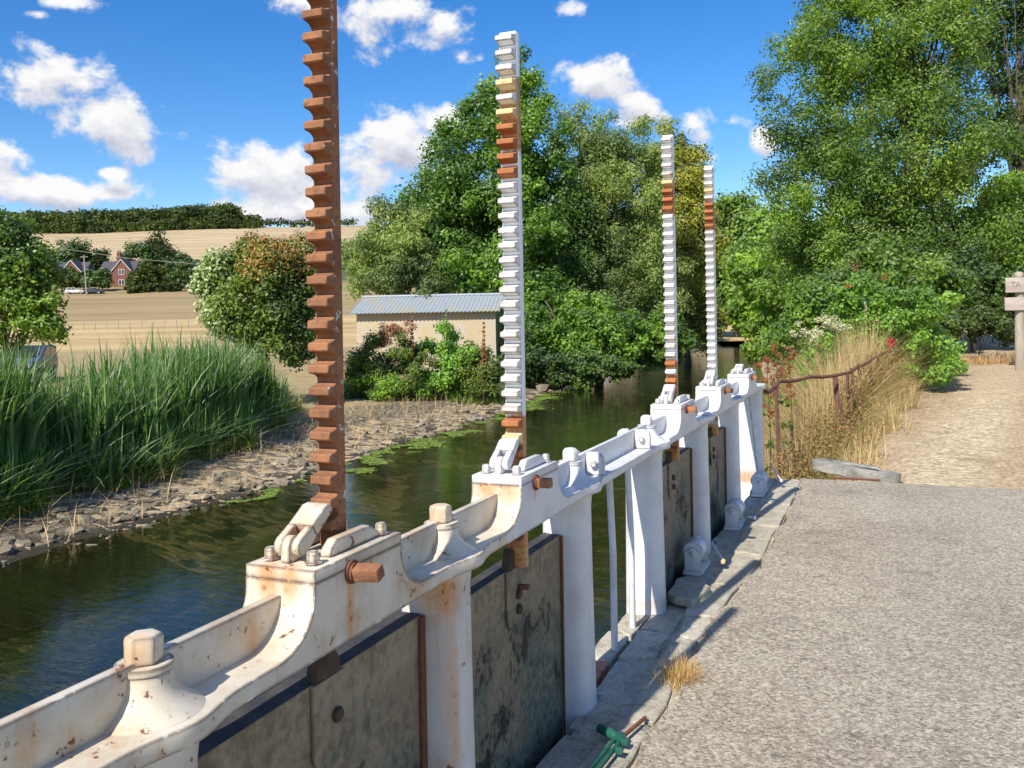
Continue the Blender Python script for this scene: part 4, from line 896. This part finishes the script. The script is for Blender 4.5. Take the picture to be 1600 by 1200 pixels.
for sgn in (0, 1):
    n_ = 150; V, Fc = [], []
    for j in range(n_+1):
        u_ = LEN*j/n_; h = .022*math.cos(j*math.pi*.5*1.0*2/2)
        for f in (0, 1):
            v_ = (-.12 + f*(dpt+.12)) if not sgn else (2*dpt+.12 - f*(dpt+.12)); z_ = ez-.05 + f*(hz_-ez+.05) + h
            p_ = S(u_, v_, z_); V.append(p_); 
    V = np.array(V); Fc = np.array([[2*j, 2*j+2, 2*j+3, 2*j+1] for j in range(n_)]); V2 = V.copy(); V2[:, 2] -= .02; Fa = np.concatenate([Fc, Fc[:, ::-1]+len(V)])
    link('roof', npmesh('roof', np.concatenate([V, V2]) - np.array(WL[sh.name]), Fa, True), M_TIN, sh, tuple(WL[sh.name]))
mb = MB(); mb.tube([S(-.02, dpt, hz_+.03), S(LEN+.02, dpt, hz_+.03)], .06, 8); mb.build('ridge_cap', M_TIN, sh)

# ------------------------------------------------------------------ hill: cottages, hedges, wood
M_BRK2 = flat('shadowed_cottage_brick', (.14, .06, .042), (.20, .09, .065), 3, .9); M_SLATE = flat('slate', (.06, .058, .07), (.09, .085, .105), 2, .7)  # brick colour darkened to hold the cloud shadow over the cottages
M_WTRIM = flat('dimmed_white_trim', (.42, .42, .42), (.50, .50, .50), 3, .6); M_GLASS, q = newmat('window_glass'); q.surf((.03, .035, .04), .08, spec=.6)  # trim colour dimmed to hold the same cloud shadow
M_IVY = G_DARK
def cottage(x, Dp, wpx, label, ivy, chimney):
    b = hill_at(x, Dp); k = Dp/F_PX; wd = wpx*k; c = thing('cottage', tuple(b), label, 'cottage'); bx = R0; by = Fv; h = 4.6; rh = 2.6; dp = 6.0
    def S(u_, v_, z): p = Vector((b.x, b.y, b.z)) + bx*u_ + by*v_; return (p.x, p.y, b.z+z)
    mb = MB(); mb.prism([S(-wd/2, 3, -1), S(wd/2, 3, -1), S(wd/2, 3, h), S(-wd/2, 3, h)], by*dp); mb.build('wall', M_BRK2, c, smooth=False)
    # main roof, ridge along the front
    mb = MB(); mb.prism([S(-wd/2-.3, 2.7, h-.2), S(-wd/2-.3, 3+dp/2, h+rh), S(-wd/2-.3, 3.3+dp, h-.2)], bx*(wd+.6)); mb.build('roof', M_SLATE, c, smooth=False)
    gx = wd*.22; gw = wd*.24
    mb = MB(); mb.prism([S(gx-gw, 1.2, -1), S(gx+gw, 1.2, -1), S(gx+gw, 1.2, h), S(gx, 1.2, h+rh*.95), S(gx-gw, 1.2, h)], by*1.9); g_ = mb.build('gable', M_BRK2, c, smooth=False)
    for sg in (-1, 1):
        mb = MB(); mb.prism([S(gx, .95, h+rh), S(gx, .95, h+rh+.28), S(gx+sg*(gw+.45), .95, h-.22), S(gx+sg*(gw+.45), .95, h-.5)], by*.12); mb.build('barge_board', M_WTRIM, c, smooth=False)
        mb = MB(); mb.prism([S(gx, 1.08, h+rh+.02), S(gx, 1.08, h+rh+.3), S(gx+sg*(gw+.45), 1.08, h-.2), S(gx+sg*(gw+.45), 1.08, h-.48)], by*4.8); mb.build('gable_roof', M_SLATE, c, smooth=False)
    for (u_, z) in ((gx, 3.3), (gx, .6), (-wd*.28, 3.0), (-wd*.28, .5)):
        v_ = 1.2 if u_ == gx else 3.0
        mb = MB(); mb.prism([S(u_-.75, v_-.06, z), S(u_+.75, v_-.06, z), S(u_+.75, v_-.06, z+1.5), S(u_-.75, v_-.06, z+1.5)], by*.05); wf = mb.build('window', M_WTRIM, c, smooth=False)
        for q_ in (-.36, .36):
            mb = MB(); mb.prism([S(u_+q_-.26, v_-.09, z+.15), S(u_+q_+.26, v_-.09, z+.15), S(u_+q_+.26, v_-.09, z+1.35), S(u_+q_-.26, v_-.09, z+1.35)], by*.025); mb.build('pane', M_GLASS, wf, smooth=False)
    if chimney:
        mb = MB(); mb.prism([S(-.6-wd*.05, 5.5, h+1.0), S(.3-wd*.05, 5.5, h+1.0), S(.3-wd*.05, 5.5, h+rh+2.3), S(-.6-wd*.05, 5.5, h+rh+2.3)], by*.9); ch = mb.build('chimney', M_BRK2, c, smooth=False)
        for u_ in (-.4, .1):
            mb = MB(); p_ = S(u_-wd*.05, 5.95, h+rh+2.3); mb.lathe(p_, [(.16, 0), (.13, .6)], 8); mb.build('chimney_pot', M_BRK2, ch)
    if ivy:
        C = np.array([[*(np.array(S(gx+rng.uniform(-gw, gw), 1.1, rng.uniform(0, h+.8)))-np.array(b)), .5] for _ in range(40)]); link('ivy', clumps_mesh('ivy', C, 2600, .5, .4), M_IVY, c, tuple(b))
cottage(96, 232, 58, 'ivy covered cottage with grey slate roof, half hidden by the left tree', True, False)
cottage(176, 232, 54, 'red brick cottage with white gable boards and tall chimney below the hill', False, True)
def hilltree(name, x, D, wpx, hpx, mt_, label, group, n_=3200, base=0, cat='tree'):
    b = hill_at(x, D); k = D/F_PX; wd, ht = wpx*k, hpx*k; b.z -= .3
    els = [(b.x, b.y, b.z+ht*.5, wd*.5, wd*.4, ht*.42)] + [(b.x + R0.x*rng.uniform(-.35, .35)*wd, b.y + R0.y*rng.uniform(-.3, .3)*wd, b.z+ht*rng.uniform(.4, .75), wd*.28, wd*.25, ht*.24) for _ in range(4)]
    return tree(name, tuple(b), els, 46, n_, (1.25*k*3.2, .9*k*3.2), mt_, label, cat, group, trunk_r=.25, clump=(.09*ht, .2*ht), nl=6, surf=.5)
for x, D, wp, hp, mt_, lab in [(84, 262, 50, 62, G_DARK, 'dark tree behind the ivy covered cottage roof'), (112, 265, 66, 76, G_DARK, 'rounded dark tree between the two cottages, behind them'), (148, 268, 52, 60, G_FAR, 'lower dark tree just left of the brick chimney'),
                              (222, 270, 70, 62, G_DARK, 'dark tree right behind the brick cottage'), (252, 272, 52, 76, G_FAR, 'tallest leafy tree against the upper field, right of the cottages'), (285, 262, 56, 44, G_DARK, 'low dark tree at the right end of the row behind the cottages'),
                              (104, 221, 44, 36, G_FAR, 'leafy dark tree in front of the ivy covered cottage'), (152, 219, 50, 42, G_DARK, 'dull green tree in front of the brick cottage wall'), (240, 226, 60, 48, G_FAR, 'broad dark green tree in front of the hedge right of the cottages'), (214, 224, 30, 30, G_FAR, 'small green tree hiding the right corner of the brick cottage'), (292, 222, 60, 50, G_DARK, 'dark bushy tree meeting the russet bush in view')]:
    hilltree('hill_tree', x, D, wp, hp, mt_, lab, 'trees round the cottages')
for x, D, wp, hp, lab in [(205, 212, 26, 17, 'clipped round shrub before the brick cottage'), (222, 213, 26, 18, 'round shrub second right of the brick cottage'), (248, 214, 40, 17, 'wide low shrub along the field edge'), (275, 214, 40, 18, 'low dark shrub at the right end of the field edge'), (140, 214, 22, 9, 'small low shrub beside the pale pole foot')]:
    hilltree('field_shrub', x, D, wp, hp, G_FAR, lab, 'shrubs along the field edge', 1400, cat='shrub')
# dark hedge behind the garden
C = []
for x in np.arange(190, 330, 3): b = hill_at(x, 240); C.append([b.x, b.y, b.z+1.6+rng.uniform(-.4, .4), 1.7])
for x in np.arange(60, 560, 3): b = hill_at(x, 300); C.append([b.x, b.y, b.z+1.8+rng.uniform(-.6, .8), 2.4])
stuff(tag(link('hedge', clumps_mesh('hedge', np.array(C), 14000, 1.0, .7), G_DARK), 'long dark hedges between the cottages and the upper field', 'hedge'))
# hill-top wood
C = []
for x in np.arange(-60, 405, 6.5):
    for D in np.arange(628, 800, 22):
        b = hill_at(x + rng.uniform(-4, 4), D + rng.uniform(-8, 8)); ht = rng.uniform(11, 19)*(1.12 if 270 < x < 372 else 1)*(1 if x < 375 else .62)*(.62 if D < 640 else 1); rc = ht*.42
        for _ in range(5): C.append([b.x+rng.normal(0, rc*.5), b.y+rng.normal(0, rc*.5), b.z+ht*rng.uniform(.12, .5), rc*.6])
        for _ in range(3): C.append([b.x+rng.normal(0, rc*.3), b.y+rng.normal(0, rc*.3), b.z+ht*rng.uniform(.6, .78), rc*.55])
for x in np.arange(400, 560, 3.5):
    b = hill_at(x, 660); C.append([b.x, b.y, b.z+rng.uniform(2, 5), rng.uniform(2.5, 4)])
stuff(tag(link('hilltop_wood', clumps_mesh('hilltop_wood', np.array(C), 120000, 2.0, 1.5, .4), G_FAR), 'dark wood along the top of the hill', 'wood'))
# poles, wire, field fence
M_POLE = flat('grey_pole', (.30, .28, .25), (.38, .36, .32), 4, .9)
b = hill_at(136, 205); tp = thing('telegraph_pole', tuple(b), 'pale leaning telegraph pole beside the parked cars', 'telegraph pole')
top = at(131, 398, 205); mb = MB(); mb.tube([b, top], [.15, .10], 8); mb.build('pole', M_POLE, tp)
mb = MB(); c_ = top - Vector((0, 0, .5)); mb.prism([c_ - R0*.9 + Zv*.06, c_ + R0*.9 + Zv*.06, c_ + R0*.9 - Zv*.06, c_ - R0*.9 - Zv*.06], Fv*.12); mb.build('crossarm', M_POLE, tp)
mb = MB(); q0, q1 = at(95, 388, 215), at(300, 412, 215); q2 = at(420, 424, 215); mb.tube([q0, q0.lerp(q1, .5) - Zv*.5, q1, q2], .05, 5); tag(mb.build('overhead_wire', M_POLE), 'thin pale overhead wire crossing before the cottage trees', 'wire')
ff = thing('field_fence', tuple(hill_at(200, 118)), 'thin post fence across the stubble field', 'fence')
pts = []
for x in np.linspace(112, 330, 13):
    p_ = at(x, 500, 118); z_ = float(hillz(118)); pts.append(Vector((p_.x, p_.y, z_+1.05))); mb = MB(); mb.box((p_.x-.04, p_.y-.04, z_-.2), (p_.x+.04, p_.y+.04, z_+1.1)); mb.build('fence_post', M_POLE, ff, smooth=False)
mb = MB(); mb.tube(pts, .02, 4); mb.build('wire', M_POLE, ff)
# ------------------------------------------------------------------ cars
M_TYRE = flat('tyre', (.02, .02, .02), (.03, .03, .03), 8, .9); M_RIM = flat('rim', (.35, .35, .36), (.4, .4, .4), 8, .4)
def car(loc, head, body, label):
    c = thing('parked_car', tuple(loc), label, 'car'); fx = Vector((math.cos(head), math.sin(head), 0)); fy = Vector((-fx.y, fx.x, 0)); o = Vector(loc)
    def S(u_, v_, z): return tuple(o + fx*u_ + fy*v_ + Zv*z)
    prof = [(-2.15, .35), (-2.2, .85), (-2.05, 1.0), (-1.75, 1.48), (-.1, 1.52), (.75, 1.02), (1.95, .85), (2.15, .6), (2.1, .32)]
    mb = MB(); mb.prism([S(u_, -.85, z) for u_, z in prof], fy*1.7); bd = mb.build('body', body, c, bevel=.08, seg=3)
    for sg in (-1, 1):
        for us in (((-1.85, 1.02), (-1.62, 1.40), (-.75, 1.42), (-.75, 1.02)), ((-.68, 1.02), (-.68, 1.42), (-.12, 1.42), (.55, 1.02))):
            mb = MB(); mb.prism([S(u_, sg*.852, z) for u_, z in us], fy*sg*.012); mb.build('window', M_GLASS, c, smooth=False)
        for u_ in (-1.35, 1.3):
            mb = MB(); mb.tube([S(u_, sg*.66, .32), S(u_, sg*.88, .32)], .32, 16); wl = mb.build('wheel', M_TYRE, c); mb = MB(); mb.tube([S(u_, sg*.87, .32), S(u_, sg*.895, .32)], .19, 12); mb.build('rim', M_RIM, wl)
    n0 = Vector((-.85, 0, 1)).normalized()
    for (ua, za, ub, zb) in ((-.05, 1.49, .70, 1.055), (-1.79, 1.44, -2.02, 1.06)):
        off_ = fx*(.02 if ua > -1 else -.02) + Zv*.015
        mb = MB(); mb.prism([Vector(S(ua, -.68, za))+off_, Vector(S(ua, .68, za))+off_, Vector(S(ub, .74, zb))+off_, Vector(S(ub, -.74, zb))+off_], fx*(.012 if ua > -1 else -.012)); mb.build('windscreen' if ua > -1 else 'rear_window', M_GLASS, c, smooth=False)
    for u_, nm, mm in ((2.13, 'headlight', M_WTRIM), (-2.19, 'tail_light', M_BRK2)):
        for v_ in (-.6, .6):
            mb = MB(); mb.prism([S(u_, v_-.16, .66), S(u_, v_+.16, .66), S(u_, v_+.16, .80), S(u_, v_-.16, .80)], fx*(.03 if u_ > 0 else -.03)); mb.build(nm, mm, c, smooth=False)
M_CARW = flat('white_car_paint', (.62, .62, .64), (.66, .66, .67), 2, .3, 0, .01, spec=.5); M_CARD = flat('dark_car_paint', (.03, .035, .05), (.04, .045, .06), 2, .3, 0, .01, spec=.5); M_CARB = flat('blue_grey_car_paint', (.07, .11, .16), (.09, .13, .18), 2, .35, 0, .01, spec=.5)
car(hill_at(119, 212), TH + .25, M_CARW, 'white car parked beside the ivy covered cottage')
car(hill_at(148, 212), TH + .1, M_CARD, 'dark car parked right of the pale telegraph pole')
p_ = at(36, 500, 38); car((p_.x, p_.y, g1(p_.x, p_.y)), rad(293+14), M_CARB, 'blue grey car half hidden behind the reeds under the left tree')

# ------------------------------------------------------------------ right bank: railing, dry grass, roses, signs
ir = thing('iron_railing', (-1.15, 9.0, 0), 'rusty iron railing curving away along the bank from the last white post', 'railing')
rp = [(-1.13, 8.86, .835), (-1.17, 9.7, .79), (-1.20, 10.6, .80), (-.93, 11.4, .80), (-.56, 12.1, .80), (-.45, 12.9, .83), (-.27, 14.2, .88), (-.02, 16.3, .97), (.3, 18.5, 1.05)]
mb = MB(); pts = []
for a, b in zip(rp, rp[1:]):
    for f in (0, .33, .66): pts.append(Vector(a).lerp(Vector(b), f) + Vector((0, 0, -.02*math.sin(f*math.pi))))
mb.tube(pts + [Vector(rp[-1])], .021, 8); mb.build('rail', M_RAILR, ir)
for (x, y, zt, w_) in ((-1.20, 10.6, .80, .026), (-.58, 12.05, .80, .050), (-.51, 12.4, .81, .03), (-.45, 12.9, .83, .032), (-.37, 13.5, .85, .032), (-.27, 14.2, .88, .032), (-.16, 15.2, .93, .032), (-.02, 16.3, .97, .032)):
    gz_ = g1(x, y)-.1; mb = MB(); le = rng.normal(.03, .015); mb.prism([(x-w_*.6, y-.012, gz_), (x+w_*.6, y+.012, gz_), (x+w_*.6-.006, y+.03, gz_), (x-w_*.6-.006, y+.006, gz_)], (-le-.03, 0, zt-gz_-.01)); mb.build('railing_post', M_RAILR, ir, bevel=.003)
# dry grass
def region(k, f): 
    out = []
    while len(out) < k:
        s, t = f(); out.append((s, t))
    return np.array(out)
P = region(34000, lambda: (rng.uniform(-1.75, .35) + .0, rng.uniform(9.25, 18)))
edge = np.interp(P[:, 1], [9.2, 9.8, 11, 13, 14.7, 18], [-.85, -.75, -.38, -.08, .1, .6]) + .13*np.sin(P[:, 1]*3.1) + .1*rng.normal(size=len(P)); P = P[(P[:, 0] < edge) & (P[:, 0] > sR(P[:, 1])-.45)]
hh = np.where(P[:, 0] < np.interp(P[:, 1], [8.9, 10.6, 11.4, 12.1, 14.2, 16.3, 18], [-1.25, -1.3, -1.06, -.72, -.42, -.15, .3]), np.interp(P[:, 1], [9.2, 10.2, 11.5, 15, 18], [.6, 1.0, 1.35, 1.35, 1.0]), .36)*np.clip((P[:, 1]-8.9)/1.6, .35, 1)*rng.uniform(.55, 1.25, len(P)); V1, F1 = blades(gpts(P[:, 0], P[:, 1]), hh, .010, .70, seg=4)
P2 = region(9000, lambda: (rng.uniform(-3.4, 1.0), rng.uniform(16, 33))); P2 = P2[(P2[:, 0] > sR(P2[:, 1])-.3) & (P2[:, 0] < .2 + (P2[:, 1]-16)*.06)]; Vb, Fb = blades(gpts(P2[:, 0], P2[:, 1]), rng.uniform(.4, 1.15, len(P2)), .022, .45, seg=3)
stuff(tag(link('bank_grass', npmesh('bank_grass', Vb, Fb), G_GRASSG), 'rank green grass along the near bank beyond the railing', 'grass'))
stuff(tag(link('dry_grass', npmesh('dry_grass', V1, F1), G_DRY), 'tall straw coloured dry grass behind the rusty railing', 'dry grass'))
P = region(2600, lambda: (rng.uniform(-1.7, .2), rng.uniform(9.3, 15))); P = P[P[:, 0] < -.75 + (P[:, 1]-9.2)*.15]; V1, F1 = blades(gpts(P[:, 0], P[:, 1]), rng.uniform(.2, .6, len(P)), .012, .6, seg=3)
stuff(tag(link('green_grass', npmesh('green_grass', V1, F1), G_GRASSG), 'green blades among the dry grass', 'grass'))
P = region(26000, lambda: (rng.uniform(-1.0, 5), rng.uniform(9.02, 24))); keep = (np.abs(P[:, 0] - .45 - (P[:, 1]-10)*.15) > .35 + .3*rng.random(len(P))) & (vnoise(P[:, 0], P[:, 1], 1.0) > .1); P = P[keep]
V1, F1 = blades(gpts(P[:, 0], P[:, 1]), rng.uniform(.02, .085, len(P)), .009, .9, seg=2); stuff(tag(link('short_grass', npmesh('short_grass', V1, F1), G_PARCH), 'short parched grass beside the worn track', 'grass'))
C = np.array([[x, y, g1(x, y)+z, r] for x, y, z, r in [(rng.uniform(-1.5, -.85 + (t_-9.4)*.17), t_, rng.uniform(.05, .75), rng.uniform(.25, .5)) for t_ in rng.uniform(9.4, 15.5, 90)]])
stuff(tag(link('low_weeds', clumps_mesh('low_weeds', C, 15000, .038, .022), leafmat('withered_weed_leaf', [(.20, .17, .06), (.34, .25, .11), (.34, .17, .08), (.15, .17, .05)], .25, .02, vary=0, gain=1)), 'withered low weeds tangled in the dry grass', 'weeds'))
# rust coloured seed head plants and cream umbels
for x, y, D, lab in ((1198, 562, 10.6, 'dock with rust brown seed head just past the last white post'), (1232, 545, 11.5, 'taller dock with rust brown seed head above the dry grass'), (1212, 540, 12, 'thin dock stalk with brown seeds against the water')):
    tpt = at(x, y, D); b = Vector((tpt.x, tpt.y, g1(tpt.x, tpt.y))); dk = thing('dock_plant', tuple(b), lab, 'plant', 'dock plants past the frame'); mb = MB(); mb.tube([b, b.lerp(tpt, .6) + Vector((.03, 0, 0)), tpt], [.009, .007, .003], 5); mb.build('stem', M_STEM, dk)
    C = np.array([[*(np.array(b.lerp(tpt, f) + Vector((rng.normal(0, .06), 0, 0))) - np.array(b)), .05] for f in np.linspace(.72, 1.0, 12)]); stuff(link('seed_head', clumps_mesh('seed_head', C, 700, .03, .016), G_SEED, dk, tuple(b)))
    C = np.array([[*(np.array(b.lerp(tpt, f)) - np.array(b)), .10] for f in np.linspace(.2, .7, 5)]); link('leaves', clumps_mesh('leaves', C, 50, .14, .05), G_HEDGE, dk, tuple(b))
for k, (x, y, D, lab) in enumerate([(1262, 518, 13.6, 'leftmost cream flowered umbel above the dry grass'), (1290, 500, 14, 'tallest cream flowered umbel against the green thicket'), (1305, 512, 14.3, 'cream flowered umbel next to the rose bush')]):
    tpt = at(x, y, D); b = Vector((tpt.x, tpt.y, g1(tpt.x, tpt.y))); dk = thing('umbel_plant', tuple(b), lab, 'plant', 'cream umbels in the dry grass'); mb = MB(); mb.tube([b, b.lerp(tpt, .6), tpt], [.010, .008, .004], 5); mb.build('stem', M_STEM, dk)
    C = np.array([[*(np.array(tpt + Vector((rng.normal(0, .12), rng.normal(0, .1), rng.normal(0, .05)))) - np.array(b)), .06] for _ in range(14)]); stuff(link('flower', clumps_mesh('flower', C, 700, .03, .025, .8), G_CREAM, dk, tuple(b)))
    C = np.array([[*(np.array(b.lerp(tpt, f)) - np.array(b)), .16] for f in np.linspace(.3, .85, 6)]); link('leaves', clumps_mesh('leaves', C, 420, .09, .04), G_ROSE, dk, tuple(b))
# rose bush with red flowers
D = 15.6; L = T(1400, D)
rb_ = tree('rose_bush', tuple(L), [ell(1345, 485, D, 42, 58), ell(1405, 500, D, 68, 55), ell(1440, 555, D, 58, 46), ell(1365, 535, D, 45, 40), ell(1465, 585, D, 32, 18), ell(1340, 445, D, 17, 32), ell(1392, 450, D, 22, 28)], 170, 24000, (.075, .055), G_ROSE, 'rambling green rose bush with red blooms at the end of the railing', 'rose bush', trunk_r=.02, clump=(.12, .26), surf=.35, nl=24, bark=M_STEM)
for x, y in ((1392, 533), (1391, 541), (1393, 537)):
    p_ = at(x, y, D-.75); C = np.array([[0, 0, 0, .045]]); stuff(link('bloom', clumps_mesh('bloom', C, 130, .05, .045, .2), G_RED, rb_, tuple(p_)))
C = np.array([[*(np.array(at(x + rng.normal(0, 4), y + rng.normal(0, 4), D-.4)) - np.array(L)), .05] for x, y in ((1337, 418), (1381, 432), (1320, 447)) for _ in range(5)]); stuff(link('red_shoots', clumps_mesh('red_shoots', C, 110, .045, .025), G_SEED, rb_, tuple(L)))
# sprays of leaves to the right
D = 17
tree('bramble', tuple(T(1455, D)), [ell(1440, 478, D, 45, 12), ell(1470, 468, D, 30, 8), ell(1415, 470, D, 30, 22), ell(1455, 560, D, 40, 36)], 50, 4500, (.085, .06), G_LIME, 'arching bramble sprays between the rose bush and the dark thicket', 'bramble', trunk_r=.015, clump=(.1, .2), surf=.2, nl=18, bark=M_STEM)
D = 22.5
tree('ground_bramble', tuple(T(1530, D)), [ell(1510, 505, D, 60, 22), ell(1570, 515, D, 40, 18), ell(1460, 515, D, 40, 20)], 90, 10000, (.085, .06), G_HEDGE, 'low sprawling bramble behind the track left of the signpost', 'bramble', trunk_r=.02, clump=(.15, .3), surf=.2, bark=M_STEM)
P = np.array([at(x, 500, d_) for x, d_ in zip(rng.uniform(1480, 1600, 1800), rng.uniform(20.5, 22.8, 1800))]); V1, F1 = blades(gpts(P[:, 0], P[:, 1]), rng.uniform(.1, .3, 1800), .016, 1.3, seg=3)
stuff(tag(link('cut_grass', npmesh('cut_grass', V1, F1), leafmat('cut_grass_blade', [(.26, .15, .085), (.34, .225, .13), (.25, .19, .09)], .2, .02)), 'heap of reddish cut grass beside the signpost', 'cut grass'))
M_FADED = flat('faded_lettering', (.17, .145, .125), (.30, .26, .23), 30, .9)
# wooden signpost
D = 19.2; b = at(1594, 555, D); gz_ = g1(b.x, b.y); sp_ = thing('signpost', (b.x, b.y, gz_), 'weathered wooden signpost with two boards at the right edge', 'signpost'); k = D/F_PX
top = at(1592, 428, D); rr = 7*k
mb = MB(); mb.tube([Vector((b.x, b.y, gz_-.1)), Vector((b.x, b.y, gz_+.6)), top - Zv*.12], [rr*1.15, rr*1.05, rr*.9], 10); mb.build('post', M_WOOD, sp_)
mb = MB(); mb.lathe(top - Zv*.12, [(rr*.55, 0), (rr*.5, .02), (rr*.9, .05), (rr*1.0, .10), (rr*.8, .15), (rr*.4, .17)], 14); mb.build('finial', M_WOOD, sp_)
for y0, y1, x0, nm in ((434, 457, 1572, 1), (465, 485, 1571, 2)):
    c0 = at(x0, (y0+y1)/2, D-.14); hh_ = (y1-y0)*k/2; Lb = 1.15
    mb = MB(); mb.prism([c0 - Zv*hh_, c0 + R0*Lb - Zv*hh_, c0 + R0*Lb + Zv*hh_, c0 + Zv*hh_], Fv*.045); bd = mb.build('board', M_WOODH, sp_, bevel=.006)
    if nm == 1:
        cu = bpy.data.curves.new('lettering', 'FONT'); cu.body = 'TA'; cu.size = .165; cu.extrude = .001
        tmp = bpy.data.objects.new('tmp', cu); COL.objects.link(tmp); dg = bpy.context.evaluated_depsgraph_get(); me = bpy.data.meshes.new_from_object(tmp.evaluated_get(dg)); bpy.data.objects.remove(tmp)
        lo = link('lettering', me, M_DARKIRON, bd, tuple(c0 + R0*.10 - Zv*.045 - Fv*.004)); me.materials.clear(); me.materials.append(M_FADED)
        lo.rotation_euler = (math.pi/2, 0, TH)
mb = MB(); b2 = at(1606, 560, D+.2); mb.tube([Vector((b2.x, b2.y, g1(b2.x, b2.y)-.1)), Vector(at(1604, 490, D+.2))], rr*1.2, 10); tag(mb.build('wooden_post', M_WOOD), 'short thick timber post beside the signpost', 'post')
# short post and blue notice
D = 19.5; b = at(1433, 515, D); mb = MB(); gz_ = g1(b.x, b.y); tpz = at(1433, 483, D).z; mb.box((b.x-.05, b.y-.05, gz_-.1), (b.x+.05, b.y+.05, tpz)); tag(mb.build('wooden_post', M_WOOD, bevel=.008), 'short grey wooden post in front of the dark thicket', 'post')
D = 15.35; M_BLUE = flat('blue_notice', (.035, .09, .16), (.06, .13, .21), 9, .4); p0 = at(1347, 462, D); nb = thing('notice_board', (p0.x, p0.y, g1(p0.x, p0.y)), 'small blue notice half hidden among the rose leaves', 'notice'); k = D/F_PX
mb = MB(); mb.prism([p0, p0 + R0*14*k, p0 + R0*14*k - Zv*14*k, p0 - Zv*14*k], Fv*.02); mb.build('panel', M_BLUE, nb)
mb = MB(); q0 = p0 - Zv*8*k - Fv*.004; mb.prism([q0 + R0*.01, q0 + R0*13*k, q0 + R0*13*k - Zv*5*k, q0 + R0*.01 - Zv*5*k], Fv*.003); mb.build('label_strip', M_WTRIM, nb)
mb = MB(); q0 = p0 + R0*7*k + Fv*.04; mb.tube([Vector((q0.x, q0.y, g1(q0.x, q0.y)-.1)), q0], .03, 8); mb.build('post', M_WOOD, nb)
# weathered plank and thin bar lying at the end of the deck
mb = MB(); A_, B_ = Vector((-.74, 9.80, .05)), Vector((.03, 9.27, .05)); dv = (B_-A_).normalized(); nn = Vector((-dv.y, dv.x, 0)); n_ = 9; top_, bot_ = [], []
for j in range(n_+1):
    f = j/n_; c = A_.lerp(B_, f); top_.append(c + nn*(.075*(1-.5*f**3) + rng.normal(0, .008))); bot_.append(c - nn*(.07*(1-.5*f**3) + rng.normal(0, .01)))
mb.prism([Vector((v.x, v.y, -.05)) for v in top_ + bot_[::-1]], (0, 0, .105))
for v in mb.bm.verts:
    v.co.z += rng.normal(0, .007) + (-.03*(v.co.x-A_.x)/(B_.x-A_.x)); v.co.x += rng.normal(0, .008); v.co.y += rng.normal(0, .008)
c_ = A_.lerp(B_, .45); mb.prism([Vector((p.x, p.y, .045)) for p in (c_ + nn*.05 - dv*.30, c_ + nn*.055 + dv*.22, c_ - nn*.005 + dv*.30, c_ - nn*.03 - dv*.2)], (.004, 0, .022))
tag(mb.build('plank', M_PLANK, bevel=.003), 'silvery weathered timber plank lying on dry grass past the deck', 'plank')
mb = MB(); mb.tube([(-.55, 9.02, .012), (-.13, 9.0, .012)], .011, 6); tag(mb.build('iron_bar', M_RAILR), 'thin rusty bar lying along the far edge of the concrete', 'iron bar')
p_ = Vector((.05, 3.32, .006)); P = np.array([tuple(p_)]); tag(link('fallen_leaf', npmesh('fallen_leaf', leafquads(P, np.array([[.1, .1, .99]]), .055, .02), np.array([[0, 1, 2, 3]])), G_SEED), 'single dry reddish leaf lying on the concrete', 'leaf')
# straw tuft growing in the coping joint
k = 520; b = np.stack([-.885 + rng.normal(0, .035, k), 3.90 + rng.normal(0, .055, k), np.full(k, -.02)], 1); V1, F1 = blades(b, rng.uniform(.05, .13, k), .0035, .9, seg=3)
tag(link('grass_tuft', npmesh('grass_tuft', V1, F1), G_STRAW), 'golden dead grass tuft growing in the joint of the coping', 'grass tuft')
k = 260; t = rng.uniform(1, 8.9, k); b = np.stack([np.array([kerb(v) for v in t])-.008 + rng.normal(0, .006, k), t, np.full(k, -.03)], 1); V1, F1 = blades(b, rng.uniform(.02, .055, k), .003, .8, seg=2)
stuff(tag(link('joint_grass', npmesh('joint_grass', V1, F1), G_STRAW), 'wisps of dry grass in the joint beside the concrete', 'grass'))
